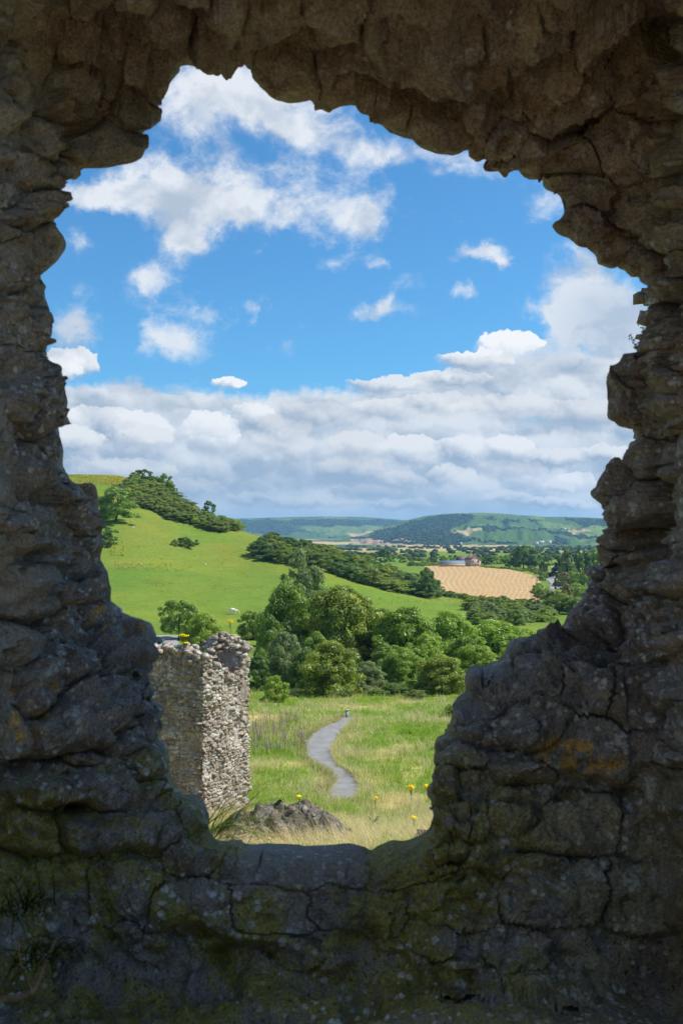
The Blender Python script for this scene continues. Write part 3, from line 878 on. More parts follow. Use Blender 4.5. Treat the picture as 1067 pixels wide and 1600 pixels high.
def castle_material(name, k=1.0, pits=1.0):
    m, g = mat(name)
    v = g.add('ShaderNodeTexCoord', out='Object')
    rnd = g.add('ShaderNodeObjectInfo', out='Random')
    sep = g.n.new('ShaderNodeSeparateXYZ')
    g.l.new(v, sep.inputs[0])
    x, z = sep.outputs[0], g.math('SUBTRACT', sep.outputs[2], EZ)
    n1 = g.noise(v, 2.6, 6, 0.6)
    n2 = g.noise(v, 14, 6, 0.65)
    n3 = g.noise(v, 70, 5, 0.65)
    base = g.mix(g.mr(n1, 0.32, 0.68), (0.120, 0.100, 0.082), (0.250, 0.215, 0.178))
    base = g.mix(g.mr(rnd, 0, 1, 0, 0.45, smooth=False), base, (0.16, 0.135, 0.115))
    base = g.mix(g.mr(n2, 0.35, 0.7, 0, 0.55), base, g.mix(1.0, base, (0.55, 0.53, 0.52), 'MULTIPLY'))
    base = g.mix(g.mr(n3, 0.4, 0.75, 0, 0.5), base, g.mix(1.0, base, (1.55, 1.52, 1.48), 'MULTIPLY'))
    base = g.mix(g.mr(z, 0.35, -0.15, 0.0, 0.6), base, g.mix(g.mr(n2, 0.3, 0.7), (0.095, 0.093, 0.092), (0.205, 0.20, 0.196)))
    # iron-brown stone in the vault, purplish bands at the right
    br = g.math('MULTIPLY', g.mr(z, 0.35, 0.75), g.mr(n1, 0.38, 0.62, 0.25, 0.85))
    base = g.mix(br, base, g.mix(g.mr(n2, 0.35, 0.65), (0.14, 0.090, 0.048), (0.27, 0.21, 0.135)))
    pk = g.math('MULTIPLY', g.mr(x, 0.45, 0.7), g.mr(g.noise(g.vm('MULTIPLY', v, (1, 1, 0.5)), 3.3, 3, 0.5), 0.5, 0.66, 0, 0.55))
    base = g.mix(pk, base, (0.155, 0.098, 0.085))
    n4 = g.noise(v, 150, 4, 0.7)
    base = g.mix(g.mr(n4, 0.36, 0.64, 0, 0.75), g.mix(1.0, base, (0.62, 0.61, 0.60), 'MULTIPLY'), g.mix(1.0, base, (1.45, 1.43, 1.40), 'MULTIPLY'))
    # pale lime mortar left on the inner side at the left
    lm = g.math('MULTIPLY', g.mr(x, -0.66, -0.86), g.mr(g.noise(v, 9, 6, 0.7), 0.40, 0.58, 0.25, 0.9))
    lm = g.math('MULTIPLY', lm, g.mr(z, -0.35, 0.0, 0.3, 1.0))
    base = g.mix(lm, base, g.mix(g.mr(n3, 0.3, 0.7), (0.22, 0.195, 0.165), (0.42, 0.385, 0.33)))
    # algae: yellow-green in the damp lower part, a thinner film elsewhere
    ng = g.noise(v, 6.5, 9, 0.72)
    low = g.mr(z, -0.30, -0.78)
    mg = g.math('MULTIPLY', g.mr(g.math('ADD', ng, g.math('MULTIPLY', low, 0.15)), 0.54, 0.68), g.math('ADD', g.math('MULTIPLY', low, 0.75), 0.22))
    mg = g.math('MULTIPLY', mg, g.mr(x, 0.62, 0.25, 0.40, 1.0))
    mg = g.math('MULTIPLY', mg, g.mr(n3, 0.30, 0.56, 0.25, 1.0))
    sl = g.math('MULTIPLY', g.math('MULTIPLY', g.mr(x, -0.27, -0.23), g.mr(x, 0.08, 0.04)), g.math('MULTIPLY', g.mr(z, -0.88, -0.85), g.mr(z, -0.74, -0.78)))
    mg = g.math('MULTIPLY', mg, g.math('SUBTRACT', 1.0, g.math('MULTIPLY', sl, 0.85)))
    base = g.mix(g.math('MULTIPLY', sl, 0.3), base, (0.19, 0.18, 0.165))
    base = g.mix(mg, base, g.mix(g.mr(n4, 0.3, 0.7), (0.085, 0.082, 0.016), (0.25, 0.225, 0.040)))
    # dark damp streaks and the black crust between the lichens
    dk = g.mr(g.noise(g.vm('MULTIPLY', v, (1, 1, 0.35)), 5.0, 6, 0.65), 0.52, 0.68, 0, 0.65)
    base = g.mix(dk, base, g.mix(1.0, base, (0.40, 0.39, 0.38), 'MULTIPLY'))
    # pale crustose lichen: many small spots, some larger, a few rings
    def spots(scale, r1, seed, thin):
        vv = g.vm('ADD', v, (seed, seed * 2, 0))
        wv = g.vm('MULTIPLY_ADD', g.vm('SUBTRACT', g.noise(v, scale * 1.2, 3, 0.6, color=True), (0.5, 0.5, 0.5)), (0.6 / scale,) * 3, vv)
        d = g.voro(wv, scale)
        cr = g.n.new('ShaderNodeSeparateColor')
        g.l.new(g.voro(wv, scale, out=1), cr.inputs[0])
        rr = g.mr(cr.outputs[0], thin, 1.0, 0.0, r1, smooth=False)
        return d, g.mr(g.math('SUBTRACT', d, rr), 0.05, -0.05)
    nm = g.noise(v, 3.1, 4, 0.6)
    mask = g.math('MULTIPLY', g.mr(nm, 0.38, 0.60), g.mr(z, 0.85, 0.45, 0.20, 1.0))
    pale = g.mix(g.mr(n4, 0.3, 0.7), (0.22, 0.225, 0.22), (0.46, 0.47, 0.455))
    _, s0 = spots(50, 0.50, 1.7, 0.38)
    base = g.mix(g.math('MULTIPLY', g.math('MULTIPLY', s0, mask), 0.9), base, pale)
    _, s1 = spots(29, 0.44, 0.0, 0.45)
    base = g.mix(g.math('MULTIPLY', g.math('MULTIPLY', g.math('MULTIPLY', s1, mask), g.mr(n3, 0.34, 0.56)), 0.75), base, pale)
    d2, s2 = spots(13, 0.40, 3.3, 0.66)
    ring = g.math('MULTIPLY', g.math('MULTIPLY', s2, g.mr(d2, 0.05, 0.16)), g.mr(n3, 0.40, 0.60))
    base = g.mix(g.math('MULTIPLY', g.math('MULTIPLY', ring, g.mr(x, 0.0, 0.3, 0.5, 1.0)), 0.6), base, (0.36, 0.37, 0.36))
    # orange lichen in small patches of the lower half
    no = g.noise(v, 5.2, 2, 0.5)
    no2 = g.noise(v, 21, 6, 0.66)
    om = g.math('MULTIPLY', g.mr(no, 0.575, 0.65), g.mr(no2, 0.53, 0.575))
    om = g.math('MULTIPLY', om, g.math('MULTIPLY', g.mr(z, 0.0, -0.2), g.mr(z, -0.85, -0.72)))
    cx, cz = 0.60, -0.56                    # the big orange colony on the right-hand blocks
    dd = g.math('ADD', g.math('POWER', g.math('DIVIDE', g.math('SUBTRACT', x, cx), 0.115), 2.0), g.math('POWER', g.math('DIVIDE', g.math('SUBTRACT', z, cz), 0.042), 2.0))
    col_ = g.math('MULTIPLY', g.mr(dd, 1.3, 0.5), g.mr(no2, 0.485, 0.51))
    om = g.math('MAXIMUM', g.math('MULTIPLY', om, 0.85), col_)
    base = g.mix(g.math('MULTIPLY', om, g.mr(n3, 0.35, 0.5, 0.45, 0.8)), base, g.mix(g.mr(n4, 0.3, 0.7), (0.24, 0.12, 0.014), (0.50, 0.29, 0.04)))
    if k != 1.0:
        base = g.mix(1.0, base, (k, k, k), 'MULTIPLY')
    pit = g.voro(g.vm('MULTIPLY_ADD', g.vm('SUBTRACT', g.noise(v, 20, 2, 0.5, color=True), (0.5,) * 3), (0.05,) * 3, v), 55)
    h = g.math('ADD', g.math('MULTIPLY', n2, 0.022), g.math('MULTIPLY', n3, 0.006))
    h = g.math('ADD', h, g.math('MULTIPLY', g.mr(pit, 0.0, 0.32), 0.004 * pits))
    rv = g.mr(n2, 0.3, 0.7, 0.62, 0.92)
    return finish(m, g, base, rv, bump=h, bdist=1.0, bstr=1.0, spec=0.35)

def smooth_loop(A, n):
    k = np.hanning(2 * n + 3)[1:-1]
    k /= k.sum()
    P = np.concatenate([A[-n:], A, A[:n]])
    return np.stack([np.convolve(P[:, i], k, 'valid') for i in range(A.shape[1])], 1)

def smin(a, b, k=0.15):
    h = np.clip(0.5 + 0.5 * (b - a) / k, 0, 1)
    return b * (1 - h) + a * h - k * h * (1 - h)

def depth_at(px, py):
    """How far ahead the inner face of the wall lies, by column and row."""
    low = sm(800, 1150, py)
    left = np.interp(px, [-900, -420, -150, 0, 60, 130, 300], [1.5, 1.6, 1.88, 2.25, 2.38, 2.52, 2.62])
    left_l = np.interp(px, [-900, -420, -150, 0, 150, 300], [1.5, 1.65, 1.98, 2.34, 2.46, 2.58])
    left = left * (1 - low) + left_l * low
    right = np.interp(px, [850, 1000, 1036, 1052, 1067, 1200, 1400, 2000], [2.6, 2.5, 2.43, 2.27, 2.17, 1.8, 1.6, 1.5])
    top = np.interp(py, [-900, -500, -200, -60, 40, 120, 200, 300], [1.5, 1.6, 1.8, 2.05, 2.28, 2.44, 2.56, 2.75])
    wall = np.interp(py, [1000, 1320, 1540], [2.9, 2.44, 2.34])
    floor = np.where(py > 1400, 1.062 * F / np.maximum(py - HORIZ, 100), 9.0)
    bot = smin(wall, floor, 0.05)
    return smin(smin(left, right, 0.05), smin(top, bot, 0.06), 0.08)

def facets(seed, lx, ly):
    """Rough-broken face of a stone in its own coordinates (-1..1): the lowest of a few tilted planes."""
    r = np.random.default_rng(seed)
    h = 1.0 + lx * r.uniform(-.22, .22) + ly * r.uniform(-.22, .22)
    for _ in range(r.integers(4, 7)):
        a = r.uniform(0, 2 * math.pi)
        s = r.uniform(.5, 1.5)
        o = r.uniform(.25, .62)
        h = np.minimum(h, 1.0 - s * (lx * math.cos(a) + ly * math.sin(a) - o))
    return h

def islands(fs):
    """Faces split into connected patches."""
    u, inv = np.unique(fs, return_inverse=True)
    inv = inv.reshape(fs.shape)
    lab = np.arange(len(u))
    while True:
        m = lab[inv].min(1)
        new = lab.copy()
        np.minimum.at(new, inv.ravel(), np.repeat(m, fs.shape[1]))
        new = new[new]
        if (new == lab).all():
            break
        lab = new
    fl = lab[inv[:, 0]]
    return [fs[fl == k] for k in np.unique(fl)]

def build_castle():
    pts = np.array(OUTLINE, float)
    seg = np.linalg.norm(np.roll(pts, -1, 0) - pts, axis=1)
    cum = np.concatenate([[0], np.cumsum(seg)])
    NU = 1080
    s = np.arange(NU) / NU * cum[-1]
    cl = np.concatenate([pts, pts[:1]])
    p = np.stack([np.interp(s, cum, cl[:, 0]), np.interp(s, cum, cl[:, 1])], 1)
    jit = np.stack([fbm(np.stack([p[:, 0] / 11, p[:, 1] / 11, p[:, 0] * 0 + q], 1), 3, 70) for q in (0, 7)], 1) * 1.5
    p = smooth_loop(p, 1) * 0.6 + p * 0.4 + jit
    ps = smooth_loop(p, 32)
    psm = smooth_loop(p, 76)
    # outward direction, smooth and turning steadily
    c0 = np.array((535.0, 760.0))
    th = np.unwrap(np.arctan2((psm[:, 1] - c0[1]) / 620, (psm[:, 0] - c0[0]) / 470))
    th = smooth_loop((th - np.linspace(0, th[-1] - th[0], NU, endpoint=False))[:, None], 62)[:, 0] + np.linspace(0, th[-1] - th[0], NU, endpoint=False)
    dirs = np.stack([np.cos(th) * 950, np.sin(th) * 1300], 1)
    m_ = np.maximum(np.abs(dirs[:, 0]) / 950, np.abs(dirs[:, 1]) / 1300) ** 0.5
    q = c0 + dirs / m_[:, None]
    # rows: behind the lip (d < 0), then out over the inner face
    back = np.linspace(-86, -5, 18)
    t = (np.arange(168) / 167.0) ** 1.45
    span = np.linalg.norm(q - ps, axis=1)
    outw = (q - ps) / span[:, None]
    NB = len(back)
    NV = NB + len(t)
    PX = np.empty((NU, NV, 2))
    DD = np.empty((NU, NV))
    DOM = np.empty((NU, NV, 2))
    for j, b in enumerate(back):
        DD[:, j] = b
        DOM[:, j] = p + outw * b
        PX[:, j] = p * sm(-30, 0, b) + ps * (1 - sm(-30, 0, b)) + outw * (abs(b) * 0.55)
    for j, tt in enumerate(t):
        w = float(sm(0, 0.10, tt))
        bp = p * (1 - w) + ps * w
        PX[:, NB + j] = bp + (q - bp) * tt
        DD[:, NB + j] = span * tt
        DOM[:, NB + j] = PX[:, NB + j]
    px, py = PX[..., 0], PX[..., 1]
    Dm = depth_at(px, py)
    bottom = sm(0.55, 0.95, outw[:, 1])[:, None]
    sides = sm(-0.15, 0.45, outw[:, 1])[:, None] * (1 - bottom)
    lip = 0.12 + 0.10 * bottom + 0.26 * sides
    lipw = 18 + 4 * bottom + 52 * sides
    e0 = np.exp(-np.maximum(DD, 0) / lipw)
    thr = fbm(np.stack([p[:, 0] / 60, p[:, 1] / 60, p[:, 0] * 0], 1), 2, 5)[:, None] * 0.10
    Y = Dm + (lip + thr) * e0
    Y[:, :NB] = (Y[:, NB] [:, None]) + np.abs(back)[None] * 0.0055
    B = at(px, py, Y)
    # normals of the plain surface
    def normals(W):
        du = np.roll(W, -1, 0) - np.roll(W, 1, 0)
        dv = np.gradient(W, axis=1)
        n = np.cross(du, dv)
        return n / (np.linalg.norm(n, axis=-1, keepdims=True) + 1e-9)
    Bs = B.copy()
    N = normals(Bs)
    for _ in range(3):
        N = N + np.roll(N, 1, 0) + np.roll(N, -1, 0)
        N[:, 1:-1] = N[:, 1:-1] + N[:, 2:] + N[:, :-2]
        N /= np.linalg.norm(N, axis=-1, keepdims=True) + 1e-9
    eye = np.array((0, 0, EZ))
    if np.mean(np.sum(N[:, NB + 20:NB + 60] * (eye - B[:, NB + 20:NB + 60]), -1)) < 0:
        N = -N
        flip = True
    else:
        flip = False
    # ---- stones
    seeds = [list(s_) for s_ in SEEDS]
    rg = np.random.default_rng(11)
    cand = DOM.reshape(-1, 2)
    ok = (cand[:, 0] > -150) & (cand[:, 0] < 1217) & (cand[:, 1] > -150) & (cand[:, 1] < 1545)
    cand = cand[ok]
    cand = cand[rg.permutation(len(cand))[:14000]]
    S = np.array([s_[:4] for s_ in seeds])
    for cx, cy in cand:
        if len(seeds) >= 296:
            break
        smooth_zone = cy > 1330 or (cx > 880 and cy > 1050)
        r0 = rg.uniform(22, 50) if smooth_zone else rg.uniform(11, 34)
        rx, ry = r0 * rg.uniform(0.9, 1.4), r0 * rg.uniform(0.6, 1.0)
        d = np.hypot((S[:, 0] - cx) / (S[:, 2] + rx), (S[:, 1] - cy) / (S[:, 3] + ry))
        if d.min() < 0.86:
            continue
        seeds.append([cx, cy, rx, ry, rg.uniform(-18, 18), rg.uniform(.010, .030) * (0.5 if smooth_zone else 1)])
        S = np.vstack([S, [cx, cy, rx, ry]])
    sd = np.array(seeds)
    ca, sa = np.cos(np.radians(sd[:, 4])), np.sin(np.radians(sd[:, 4]))
    d2 = DOM.reshape(-1, 2)
    wv = np.stack([d2[:, 0] / 34, d2[:, 1] / 34, d2[:, 0] * 0], 1)
    warp = np.stack([fbm(wv, 4, 81), fbm(wv, 4, 91)], 1) * 11
    d2 = d2 + warp
    NVV = len(d2)
    lab = np.empty(NVV, int)
    F1 = np.empty(NVV)
    F2 = np.empty(NVV)
    LX = np.empty(NVV)
    LY = np.empty(NVV)
    for a in range(0, NVV, 20000):
        e = d2[a:a + 20000]
        ex, ey = e[:, :1] - sd[:, 0], e[:, 1:] - sd[:, 1]
        ux, uy = (ex * ca + ey * sa) / sd[:, 2], (-ex * sa + ey * ca) / sd[:, 3]
        # squarish cells
        dist = (np.abs(ux) ** 2.6 + np.abs(uy) ** 2.6) ** (1 / 2.6)
        o = np.argpartition(dist, 1, axis=1)[:, :2]
        r_ = np.arange(len(e))
        da, db = dist[r_, o[:, 0]], dist[r_, o[:, 1]]
        sw = da > db
        i1 = np.where(sw, o[:, 1], o[:, 0])
        lab[a:a + 20000] = i1
        F1[a:a + 20000] = np.minimum(da, db)
        F2[a:a + 20000] = np.maximum(da, db)
        LX[a:a + 20000] = ux[r_, i1]
        LY[a:a + 20000] = uy[r_, i1]
    shp = (NU, NV)
    lab, F1, F2, LX, LY = [z_.reshape(shp) for z_ in (lab, F1, F2, LX, LY)]
    size = np.minimum(sd[:, 2], sd[:, 3])[lab]
    edge_px = np.minimum((F2 - F1) * 0.5, 1.32 - F1) * size      # about how many pixels to the joint
    lab = np.where(F1 > 1.30, -1, lab)
    jn = vnoise(B * 7.0, 33)
    e = sm(0, 1, edge_px / (2.0 + 4.0 * jn))
    jdeep = sm(0.55, 0.74, 0.16 * sm(330, 200, py) - 0.10 * sm(1300, 1380, py) + vnoise(B * 4.2, 35) + (vnoise(B * 17.0, 36) - 0.5) * 0.3)
    e = e * jdeep + (1 - jdeep)              # joints open here, are packed with mortar there
    hf = np.zeros(shp)
    for i in range(len(sd)):
        mk = lab == i
        if mk.any():
            hf[mk] = facets(1000 + i, LX[mk], LY[mk])
    # chips: small broken faces, each tilted its own way, longer along the bedding
    from mathutils.kdtree import KDTree
    def chips(n, seed, wp):
        rc = np.random.default_rng(seed)
        cc = DOM.reshape(-1, 2)
        okc = (np.abs(cc[:, 0] - 533) < 720) & (np.abs(cc[:, 1] - 800) < 960)
        cc = cc[okc][rc.permutation(int(okc.sum()))[:n]]
        kd = KDTree(len(cc))
        for i, (x_, y_) in enumerate(cc):
            kd.insert((x_, y_ * 1.7, 0), i)
        kd.balance()
        q_ = d2 + warp * wp
        own = np.array([kd.find((x_, y_ * 1.7, 0))[1] for x_, y_ in q_])
        dxy = q_ - cc[own]
        tl = rc.normal(0, 1, (len(cc), 2))
        of = rc.uniform(-1, 1, len(cc))
        return ((tl[own] * dxy).sum(1)).reshape(shp), of[own].reshape(shp)
    t1, o1 = chips(1500, 5, 1.0)
    t2, o2 = chips(5200, 6, 1.0)
    topz = sm(330, 200, py) * sm(-60, 0, DD)
    chip = np.clip(t1, -40, 40) * 0.00030 + o1 * 0.0085 + np.clip(t2, -25, 25) * 0.00026 + o2 * 0.0038
    chip = chip * (1 - 0.55 * topz)
    relief = sd[np.maximum(lab, 0), 5] * (1 + 0.7 * topz)
    calm = 1 - 0.62 * sm(1330, 1400, py)
    calm = calm * (1 - 0.45 * sm(880, 960, px) * sm(1020, 1120, py))
    calm = calm * (1 - 0.25 * sm(60, 0, px))
    calm = np.where(py > 1540, 0.30, calm)
    near = 0.07 + 0.93 * sm(0, 28, np.abs(DD))                 # keep the traced lip
    near = near * (1 - 0.60 * bottom * (sm(70, 25, np.abs(DD))))
    offs = np.random.default_rng(3).uniform(-0.020, 0.024, len(sd))[np.maximum(lab, 0)]
    lump = fbm(B * np.array((3.2, 3.2, 4.6)), 3, 8) * 0.075 - np.clip(fbm(B * np.array((6.0, 6.0, 9.0)), 3, 27) - 0.24, 0, 1) * 0.30 * (0.4 + 0.6 * calm)
    pitn = -np.clip(fbm(B * 24.0, 3, 44) - 0.25, 0, 1) * 0.05
    fine = lump + fbm(B * 11.0, 3, 1) * 0.016 + fbm(B * 30.0, 4, 2) * 0.013 + fbm(B * 90.0, 2, 3) * 0.005 + pitn
    rid = -np.abs(fbm(B * np.array((6.0, 6.0, 12.0)), 3, 6)) * 0.05 + 0.012
    fine = fine + (rid + chip) * (0.35 + 0.65 * calm)
    under = np.random.default_rng(13).uniform(-0.3, 1.0, len(sd)).clip(0, 1)[np.maximum(lab, 0)]
    undercut = under * sm(0.45, 1.0, LY) * (0.018 + relief * 0.8) * calm
    slab = sm(360, 385, px) * sm(585, 560, px) * sm(1375, 1345, py) * sm(1290, 1300, py)
    fine = fine * (1 - 0.40 * slab)
    ds = (offs + relief * 0.85 * (0.10 + 0.90 * np.clip(hf, -0.6, 1.2))) * calm * (0.5 + 0.5 * e) - 0.030 * jdeep * (1 - e) * (0.45 + 0.55 * calm) + fine - undercut
    dmort = -0.014 + fbm(B * 14.0, 4, 14) * 0.016 + fbm(B * 60.0, 2, 15) * 0.005 + lump + chip * 0.5 - 0.012 * jdeep
    dm_core = np.where(lab >= 0, np.minimum(dmort, ds - 0.004) - 0.004 * e, dmort)
    inw = DD < 0                                            # behind the lip nothing may stand out into the opening
    ds = np.where(inw, np.minimum(ds, 0.004) , ds)
    dm_core = np.where(inw, np.minimum(dm_core, -0.002), dm_core)
    Vs = B + N * (ds * near)[..., None]
    Vc = B + N * (dm_core * near)[..., None]
    Vlow = B + N * ((np.minimum(dm_core, ds) - 0.002 - 0.010 * jdeep) * near)[..., None]
    # ---- core: close the ring outwards (inner rooms and outer face)
    rows_front = []
    last = Vc[:, -1]
    dirxz = last - eye
    for yy, sc_ in ((1.48, 1.0), (1.44, 1.04), (1.42, 1.25), (1.42, 1.9), (1.42, 3.2)):
        r_ = last.copy()
        r_[:, 1] = np.minimum(yy, last[:, 1])
        r_[:, 0] = last[:, 0] * sc_
        r_[:, 2] = EZ + (last[:, 2] - EZ) * sc_
        rows_front.append(r_)
    rows_back = []
    first = Vc[:, 0]
    for yy, add in ((0.12, 0.10), (0.18, 0.45), (0.2, 1.4), (0.2, 2.2)):
        r_ = first.copy()
        dv = np.stack([outw[:, 0], -outw[:, 1]], 1)
        r_[:, 0] += dv[:, 0] * add
        r_[:, 2] += dv[:, 1] * add
        r_[:, 1] = np.maximum(first[:, 1], 3.05) + yy
        rows_back.append(r_)
    full = np.stack(rows_back[::-1] + [Vc[:, j] for j in range(NV)] + rows_front, 1)
    nv = full.shape[1]
    idx = np.arange(NU * nv).reshape(NU, nv)
    nx = np.roll(idx, -1, 0)
    f = np.stack([idx[:, :-1], nx[:, :-1], nx[:, 1:], idx[:, 1:]], -1).reshape(-1, 4)
    if not flip:
        f = f[:, ::-1]
    base = Vector((0, 2.4, EZ - 1.62))
    wall = thing('castle_wall', 'dark rough stone wall of the castle ruin around the jagged opening', 'wall', base)
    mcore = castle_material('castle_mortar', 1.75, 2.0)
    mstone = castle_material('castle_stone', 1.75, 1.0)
    wall['kind'] = 'thing'
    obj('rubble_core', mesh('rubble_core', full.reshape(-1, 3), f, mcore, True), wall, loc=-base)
    # ---- each stone its own object
    ii = np.arange(NU * NV).reshape(NU, NV)
    nn = np.roll(ii, -1, 0)
    fq = np.stack([ii[:, :-1], nn[:, :-1], nn[:, 1:], ii[:, 1:]], -1).reshape(-1, 4)
    if not flip:
        fq = fq[:, ::-1]
    fl = lab.ravel()[fq]
    Vs_, Vl_ = Vs.reshape(-1, 3), Vlow.reshape(-1, 3)
    lr = lab.ravel()
    keep_v = (DOM[..., 0] > -170) & (DOM[..., 0] < 1240) & (DOM[..., 1] > -170) & (DOM[..., 1] < 1570)
    keep_v = keep_v.ravel()
    for i in range(len(sd)):
        sel = (fl == i).any(1) & keep_v[fq].all(1)
        if sel.sum() < 6:
            continue
        fs = fq[sel]
        for fs in islands(fs):
            if len(fs) < 6:
                continue
            u, inv = np.unique(fs, return_inverse=True)
            Vv = np.where((lr[u] == i)[:, None], Vs_[u], Vl_[u])
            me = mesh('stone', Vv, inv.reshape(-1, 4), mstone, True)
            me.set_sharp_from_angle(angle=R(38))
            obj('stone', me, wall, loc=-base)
build_castle()

def added_shade_walls():
    """Unseen walls added behind the eye to block skylight: high left, low back."""
    m = castle_material('shade_wall_stone', 1.5, 1.0)  # stone for the two unseen walls added to darken the inner face
    for nm, lab_, c, d in (('shade_wall', 'tall unseen side wall added at the left to shade the right jamb', (-3.3, -1.2, EZ - 0.4), (0.6, 5.0, 3.6)),
                           ('shade_wall', 'unseen back wall added behind the eye to block low skylight', (0.4, -2.6, EZ - 0.4), (7.0, 0.6, 2.8))):
        nx, ny, nz = 26, 26, 20
        w = thing(nm, lab_, 'wall', (c[0], c[1], c[2] - d[2] / 2))
        w['kind'] = 'thing'
        u, fc = [], []
        V = []
        def face(o, a, b, n_a, n_b):
            base_ = len(V)
            for i in range(n_a + 1):
                for j in range(n_b + 1):
                    V.append(np.array(o) + np.array(a) * i / n_a + np.array(b) * j / n_b)
            for i in range(n_a):
                for j in range(n_b):
                    k = base_ + i * (n_b + 1) + j
                    fc.append([k, k + n_b + 1, k + n_b + 2, k + 1])
        x, y, z = np.array(d) / 2
        face((-x, -y, -z), (2 * x, 0, 0), (0, 0, 2 * z), 24, 24)
        face((x, -y, -z), (0, 2 * y, 0), (0, 0, 2 * z), 24, 24)
        face((x, y, -z), (-2 * x, 0, 0), (0, 0, 2 * z), 24, 24)
        face((-x, y, -z), (0, -2 * y, 0), (0, 0, 2 * z), 24, 24)
        face((-x, -y, z), (2 * x, 0, 0), (0, 2 * y, 0), 24, 24)
        V = np.array(V)
        P = V + np.array(c)
        top = (V[:, 2] > z - 0.01)
        D = np.stack([fbm(P * 2.2 + k * 9, 4, 50 + k) for k in range(3)], 1) * 0.13
        V = V + D
        V[:, 2] += np.where(P[:, 2] > c[2], fbm(P * np.array((1.1, 1.1, 0)), 3, 77) * 0.35, 0)
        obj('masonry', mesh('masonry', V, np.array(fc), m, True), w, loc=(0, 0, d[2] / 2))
added_shade_walls()

# ------------------------------------------------------------------ the ruined wall on the slope, and fallen masonry
def hull_rock(seed, n=16, sq=4.0, jit=0.12):
    """A broken stone of unit size: the hull of points on a squarish block."""
    import bmesh
    r = np.random.default_rng(seed)
    if sq > 6:                                       # a roughly squared block with uneven faces
        d = np.array([(x, y, z) for x in (-.5, .5) for y in (-.5, .5) for z in (-.5, .5)]) * (1 + r.uniform(-.26, .02, (8, 3)))
        ex = np.eye(3)[r.integers(0, 3, 7)] * r.choice([-.5, .5], (7, 1)) * 1.02 + r.normal(0, .16, (7, 3))
        d = np.concatenate([d, np.clip(ex, -.53, .53)])
    else:
        d = r.normal(size=(n, 3))
        d /= np.linalg.norm(d, axis=1, keepdims=True)
        d = d / (np.abs(d) ** sq).sum(1, keepdims=True) ** (1 / sq)
        d = d * 0.5 * (1 + r.uniform(-jit, jit, (n, 1)))
    bm = bmesh.new()
    for p in d:
        bm.verts.new(p)
    bmesh.ops.convex_hull(bm, input=bm.verts)
    loose = [v for v in bm.verts if not v.link_faces]
    bmesh.ops.delete(bm, geom=loose, context='VERTS')
    bmesh.ops.triangulate(bm, faces=bm.faces)
    bm.verts.index_update()
    V = np.array([v.co[:] for v in bm.verts])
    f = np.array([[v.index for v in fa.verts] for fa in bm.faces])
    bm.free()
    return V, f

def ruin_material(name, bright=1.0):
    m, g = mat(name)
    v = g.add('ShaderNodeNewGeometry', out='Position')
    rnd = g.add('ShaderNodeObjectInfo', out='Random')
    isl = g.add('ShaderNodeNewGeometry', out='Random Per Island')
    r2 = g.math('FRACT', g.math('ADD', rnd, isl))
    n1 = g.noise(v, 1.1, 4, 0.6)
    n2 = g.noise(v, 7, 5, 0.65)
    n3 = g.noise(v, 26, 4, 0.65)
    c = g.mix(r2, (0.185 * bright, 0.152 * bright, 0.120 * bright), (0.40 * bright, 0.35 * bright, 0.29 * bright))
    c = g.mix(g.mr(n1, 0.4, 0.65, 0, 0.5), c, (0.27 * bright, 0.225 * bright, 0.175 * bright))
    c = g.mix(g.mr(n2, 0.45, 0.7, 0, 0.65), c, (0.12, 0.10, 0.082))
    c = g.mix(g.mr(n3, 0.35, 0.65, 0, 0.5), g.mix(1.0, c, (0.65, 0.64, 0.62), 'MULTIPLY'), g.mix(1.0, c, (1.3, 1.28, 1.25), 'MULTIPLY'))
    lk = 0.85 if bright > 0.6 else 0.35
    lich = g.math('MULTIPLY', g.mr(g.noise(v, 3.4, 7, 0.72), 0.50, 0.58), g.mr(n3, 0.40, 0.56))
    c = g.mix(g.math('MULTIPLY', lich, lk), c, (0.60, 0.60, 0.58))
    c = g.mix(g.mr(g.noise(v, 0.9, 3, 0.6), 0.48, 0.60, 0, 0.55), c, (0.20, 0.165, 0.125))
    moss = g.mr(g.noise(v, 1.9, 5, 0.65), 0.66, 0.74, 0, 0.6)
    c = g.mix(moss, c, (0.13, 0.125, 0.03))
    h = g.math('ADD', g.math('MULTIPLY', n2, 0.05), g.math('MULTIPLY', n3, 0.02))
    return finish(m, g, c, 0.92, bump=h, bdist=1.0, spec=0.15)

ROCKS = [hull_rock(100 + i, 15, 7.0, 0.16) for i in range(16)]
M['ruin'] = ruin_material('ruin_stone', 1.4)
M['ruin_core'] = ruin_material('ruin_mortar', 1.2)
M['rock'] = ruin_material('outcrop_rock', 0.42)
ROCK2 = [mesh('stone', V, f, M['rock']) for V, f in ROCKS]
ROCK_ME = [mesh('stone', V, f, M['ruin']) for V, f in ROCKS]

def rot_z(a):
    c, s = math.cos(a), math.sin(a)
    return np.array([[c, -s, 0], [s, c, 0], [0, 0, 1]])

